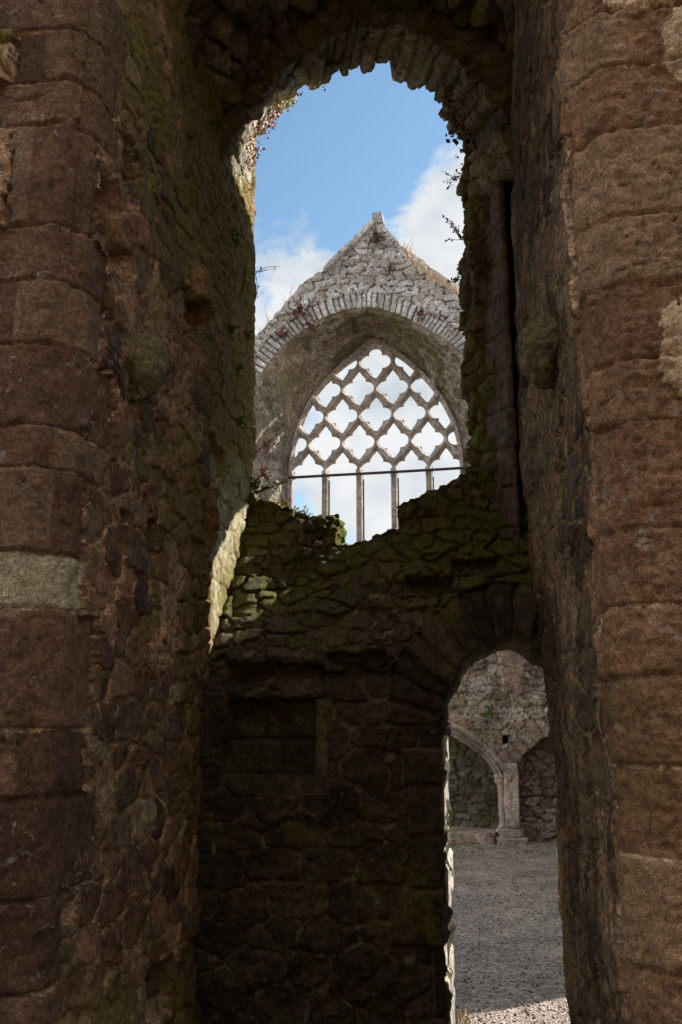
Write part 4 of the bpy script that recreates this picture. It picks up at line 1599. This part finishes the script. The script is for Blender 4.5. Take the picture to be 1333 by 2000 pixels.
def plant(name, label, cat, base, up, length, stems, leaves, size, mat, seed, spread=.6, stem_r=.003, stem_mat=None, group=None, droop=.5):
    """a small wild plant: curved stems with leaves along them"""
    rs = np.random.RandomState(seed)
    base = np.array(base, float)
    up = np.array(up, float)
    up /= np.linalg.norm(up)
    SV, SF, n0 = [], [], 0
    pts, dirs = [], []
    for k in range(stems):
        d = up + spread * rs.normal(size=3)
        d /= np.linalg.norm(d)
        L = length * (.5 + .6 * rs.rand())
        p = base + .10 * length * spread * rs.normal(size=3) * .5
        path = [p]
        for i in range(6):
            d = d + np.array([0, 0, -.10 * droop]) + .16 * rs.normal(size=3)
            d /= np.linalg.norm(d)
            p = p + d * L / 6
            path.append(p)
        V, F = tube(path, np.linspace(stem_r, stem_r * .4, 7), 4)
        SV.append(V)
        SF += [tuple(i + n0 for i in q) for q in F]
        n0 += len(V)
        path = np.array(path)
        m = max(1, leaves // stems)
        t = .25 + .75 * rs.rand(m)
        q = np.stack([np.interp(t * 6, range(7), path[:, c]) for c in range(3)], 1)
        pts.append(q)
        dirs.append(rs.normal(size=(m, 3)) + .4 * d)
    V, F, A = leaf_mesh(rs, np.concatenate(pts), np.concatenate(dirs), size)
    S = np.concatenate(SV)
    fs = [tuple(f) for f in F.tolist()] + [tuple(i + len(V) for i in q) for q in SF]
    o = link_mesh(name, np.concatenate([V, S]), fs, mat, attr=np.concatenate([A, np.full((len(S), 3), .4)]), smooth=False)
    o.data.materials.append(stem_mat or M_TWIG)
    mi = np.zeros(len(fs), np.int32)
    mi[len(F):] = 1
    o.data.polygons.foreach_set('material_index', mi)
    tag(o, label, cat, group)
    return o


M_TWIG = plain_mat('twig', (.10, .06, .035), (.2, .13, .08), 60)


def creeper(name, label, cat, pts, nrm, n, size, mat, seed):
    """leaves lying over a stretch of stonework"""
    rs = np.random.RandomState(seed)
    i = rs.randint(0, len(pts), n)
    p = pts[i] + nrm[i] * (.012 + .03 * rs.rand(n, 1)) + .012 * rs.normal(size=(n, 3))
    d = np.cross(nrm[i], rs.normal(size=(n, 3))) + .5 * nrm[i] + np.array([0, 0, -.4])
    V, F, A = leaf_mesh(rs, p, d, size, .4, .8)
    o = link_mesh(name, V, F, mat, attr=A, smooth=False)
    tag(o, label, cat)
    return o


def grass(name, label, base, n, h, spread, seed, mat=None, along=None, lean=(0, 0, 0)):
    rs = np.random.RandomState(seed)
    V, F, A = [], [], []
    base = np.array(base, float)
    for k in range(n):
        p = base + (rs.rand() * np.array(along) if along is not None else 0) + np.array([spread * rs.normal(), .04 * rs.normal(), .01 * rs.normal()])
        L = h * (.35 + .75 * rs.rand())
        d = np.array([.35 * rs.normal() + lean[0], .35 * rs.normal() + lean[1], 1.0])
        w = .004 + .003 * rs.rand()
        side = np.array([math.cos(k), math.sin(k), 0]) * w
        i0 = len(V)
        for t in (0, .35, .7, 1.0):
            q = p + d * L * t + np.array([lean[0] * .3 + .25 * math.sin(k * 1.7), 0, -.15]) * L * t * t
            V += [q - side * (1 - t * .85), q + side * (1 - t * .85)]
        c = rs.rand()
        A += [[c, c, c]] * 8
        for j in range(3):
            F.append((i0 + 2 * j, i0 + 2 * j + 1, i0 + 2 * j + 3, i0 + 2 * j + 2))
    o = link_mesh(name, V, F, mat or M_STRAW, attr=np.array(A), smooth=False)
    tag(o, label, 'grass')
    return o


# red and yellow creeper on the sunlit left haunch of the arch
RN = np.stack([RINGD[..., 0], 0 * RINGD[..., 0], RINGD[..., 1]], -1)
sel = (RINGP[..., 0] < -1.05) & (RINGP[..., 2] > 5.1) & (RINGP[..., 2] < 5.75) & (RINGP[..., 1] > 4.85)
sel &= fbm(RINGP[..., 0], RINGP[..., 1], RINGP[..., 2], 5, 2, 5) > .0
creeper('creeper', 'red leaved creeper in the sun on the left haunch of the broken arch', 'creeper', RINGP[sel], RN[sel], 260, .020, M_LEAF_R, 3)
sel = (RINGP[..., 0] < -.85) & (RINGP[..., 0] > -1.15) & (RINGP[..., 2] > 5.5) & (RINGP[..., 1] > 4.9)
creeper('creeper', 'yellow green creeper leaves at the top of the sunlit haunch, above the red ones', 'creeper', RINGP[sel], RN[sel], 90, .02, M_YELLOW, 4)
sel = (RINGP[..., 0] > .0) & (RINGP[..., 2] > 5.25) & (RINGP[..., 2] < 5.6) & (RINGP[..., 1] > 4.9)
creeper('creeper', 'dull red creeper leaves on the right haunch of the broken arch', 'creeper', RINGP[sel], RN[sel], 150, .03, M_LEAF_D, 5)

plant('wall_shrub', 'dark twiggy shrub jutting from the right edge of the breach, the larger upper sprig', 'shrub', (.05, 5.40, 4.74), (-.6, -.2, .7), .19, 6, 80, .022, M_LEAF_K, 11)
plant('wall_shrub', 'reddish dark sprig on the right edge of the breach, just below the upper shrub', 'shrub', (.05, 5.40, 4.47), (-.7, -.2, .4), .15, 6, 80, .022, M_LEAF_D, 12)
plant('wall_shrub', 'small hanging sprig high on the right edge of the breach, under the arch', 'shrub', (.07, 5.38, 5.20), (-.7, -.2, -.2), .17, 4, 40, .024, M_LEAF_K, 13)
plant('wall_shrub', 'bare thin twigs sticking out from the left edge of the breach into the sky', 'shrub', (-1.36, 5.40, 4.60), (.5, -.1, .9), .26, 6, 40, .018, M_LEAF_K, 14)
plant('wall_shrub', 'tiny twig standing on the right shoulder of the broken wall', 'shrub', (-.06, 5.36, 2.98), (-.1, 0, 1), .12, 3, 8, .014, M_LEAF_K, 15)
for k, (y, z, s, lab) in enumerate(((4.36, 4.99, 1.0, 'bright green fern hanging high on the left wall beside the vault'),
                                    (4.84, 4.56, .9, 'green fern on the left wall at the height of the white clouds'),
                                    (4.85, 3.92, .9, 'green fern on the left wall level with the gable arch crown'),
                                    (5.00, 3.71, .8, 'small green fern on the left wall level with the top of the tracery'),
                                    (5.03, 3.41, .7, 'lowest small fern on the left wall, level with the middle of the tracery'),
                                    (5.22, 4.08, .7, 'small green fern near the far edge of the left wall'))):
    plant('fern', lab, 'fern', (-1.36, y, z), (.8, -.2, -.2), .10 * s, 6, 60, .022, M_LEAF_G, 20 + k, .7)
plant('ledge_plant', 'green leafy plant in the corner at the left end of the broken wall top', 'plant', (-1.30, 5.42, 3.06), (.3, -.2, 1), .16, 9, 160, .028, M_LEAF_G, 31)
for k, (x, z) in enumerate(((-1.16, 2.99), (-1.06, 2.945), (-1.0, 2.915))):
    plant('yellow_flower', ('yellow flowered weed on the broken wall top, leftmost of three', 'yellow flowered weed on the broken wall top, middle of three', 'yellow flowered weed on the broken wall top, rightmost of three')[k], 'flower',
          (x, 5.44, z - .03), (0, 0, 1), .075, 7, 90, .018, M_YELLOW, 34 + k, .8, group='yellow weeds on the wall top')
plant('moss_cushion', 'bright green weeds at the left end of the low notch in the wall top', 'plant', (-.73, 5.40, 2.655), (0, -.2, 1), .028, 9, 70, .012, M_LEAF_G, 40, .9)
plant('moss_cushion', 'green weeds in the middle of the low notch in the wall top', 'plant', (-.50, 5.40, 2.645), (0, -.2, 1), .028, 10, 80, .012, M_LEAF_G, 41, 1.0)

for k, (x, z, L, n, lab) in enumerate(((-2.56, 8.30, .24, 200, 'big tuft of dull red weeds on the left slope of the gable, topmost of three'),
                                       (-2.40, 8.02, .20, 130, 'dull red weeds just above the left voussoirs, lowest of three'),
                                       (-2.86, 7.90, .20, 130, 'dull red weeds on the left slope of the gable, leftmost of three'))):
    plant('red_weed', lab, 'weed', (x, 13.52, z), (0, -.6, .5), L, 14, n, .045, M_LEAF_D, 50 + k, .8)
plant('red_weed', 'small dark red weed above the right voussoirs of the gable arch', 'weed', (-.58, 13.52, 8.14), (0, -.7, .3), .15, 9, 110, .04, M_LEAF_D, 54, .8)
plant('red_weed', 'reddish weed hanging in the middle of the gable face', 'weed', (-1.08, 13.52, 8.98), (0, -.7, -.3), .15, 9, 90, .04, M_LEAF_D, 55, .8)
plant('red_weed', 'brownish weed tuft under the peak of the gable', 'weed', (-1.25, 13.52, 9.58), (0, -.6, .1), .20, 14, 200, .045, M_LEAF_K, 56, .8)
for k, (x, z, lab) in enumerate(((-3.20, 6.10, 'dull red weeds on the left window reveal, upper tuft'), (-3.22, 5.62, 'dull red weeds on the left window reveal, lower tuft'))):
    plant('red_weed', lab, 'weed', (x, 13.78, z), (.4, -.7, 0), .26, 14, 220, .045, M_LEAF_D, 57 + k, .9)
grass('dry_grass', 'long strip of dry straw coloured grass along the right slope of the gable', (-.98, 13.70, 9.42), 420, .20, .05, 61, along=(.98, 0, -.98))
grass('dry_grass', 'tall dry stalks at the upper right slope of the gable', (-.80, 13.6, 9.28), 26, .42, .06, 62)
grass('dry_grass', 'clump of dry grass against the sky at the foot of the right slope', (-.05, 13.6, 8.50), 60, .42, .09, 63)
grass('dry_grass', 'thin dry stalks against the sky on the lower left slope of the gable', (-3.28, 13.7, 8.0), 40, .45, .02, 64, along=(.5, 0, .55))
grass('dry_grass', 'few thin stalks on the left slope beneath the coping', (-2.30, 13.7, 8.95), 10, .26, .05, 65)
grass('dry_grass', 'withered brown grass at the foot of the sunlit door jamb', (-.10, 5.60, 0), 50, .055, .03, 66)
plant('wall_weed', 'small green weed on the pinkish wall seen through the door', 'weed', (.27, 13.5, 1.82), (0, -.8, .2), .13, 7, 70, .04, M_LEAF_G, 70, .8)
plant('wall_weed', 'tiny green sprig on the pinkish wall, above the other weed', 'weed', (.30, 13.5, 2.0), (0, -.8, .2), .08, 5, 40, .03, M_LEAF_G, 71, .8)


def gravel_weeds():
    rs = np.random.RandomState(12)
    V, F, A = [], [], []
    for k in range(230):
        far = rs.rand() < .7
        y = 13.25 - 1.3 * rs.rand() ** 2 if far else 6 + 7 * rs.rand()
        x = -.5 + (.8 + y * .1) * rs.rand()
        for b in range(7):
            a, L = rs.rand() * 6.28, .012 + .028 * rs.rand()
            d = np.array([math.cos(a) * .8, math.sin(a) * .8, 1.0]) * L
            s_ = np.array([-math.sin(a), math.cos(a), 0]) * .004
            p = np.array([x + .02 * rs.randn(), y + .02 * rs.randn(), .0])
            i = len(V)
            V += [p - s_, p + s_, p + d]
            F.append((i, i + 1, i + 2))
            A += [[rs.rand()] * 3] * 3
    o = link_mesh('ground_weeds', V, np.array(F), M_LEAF_G, attr=np.array(A), smooth=False)
    tag(o, kind='stuff')


gravel_weeds()
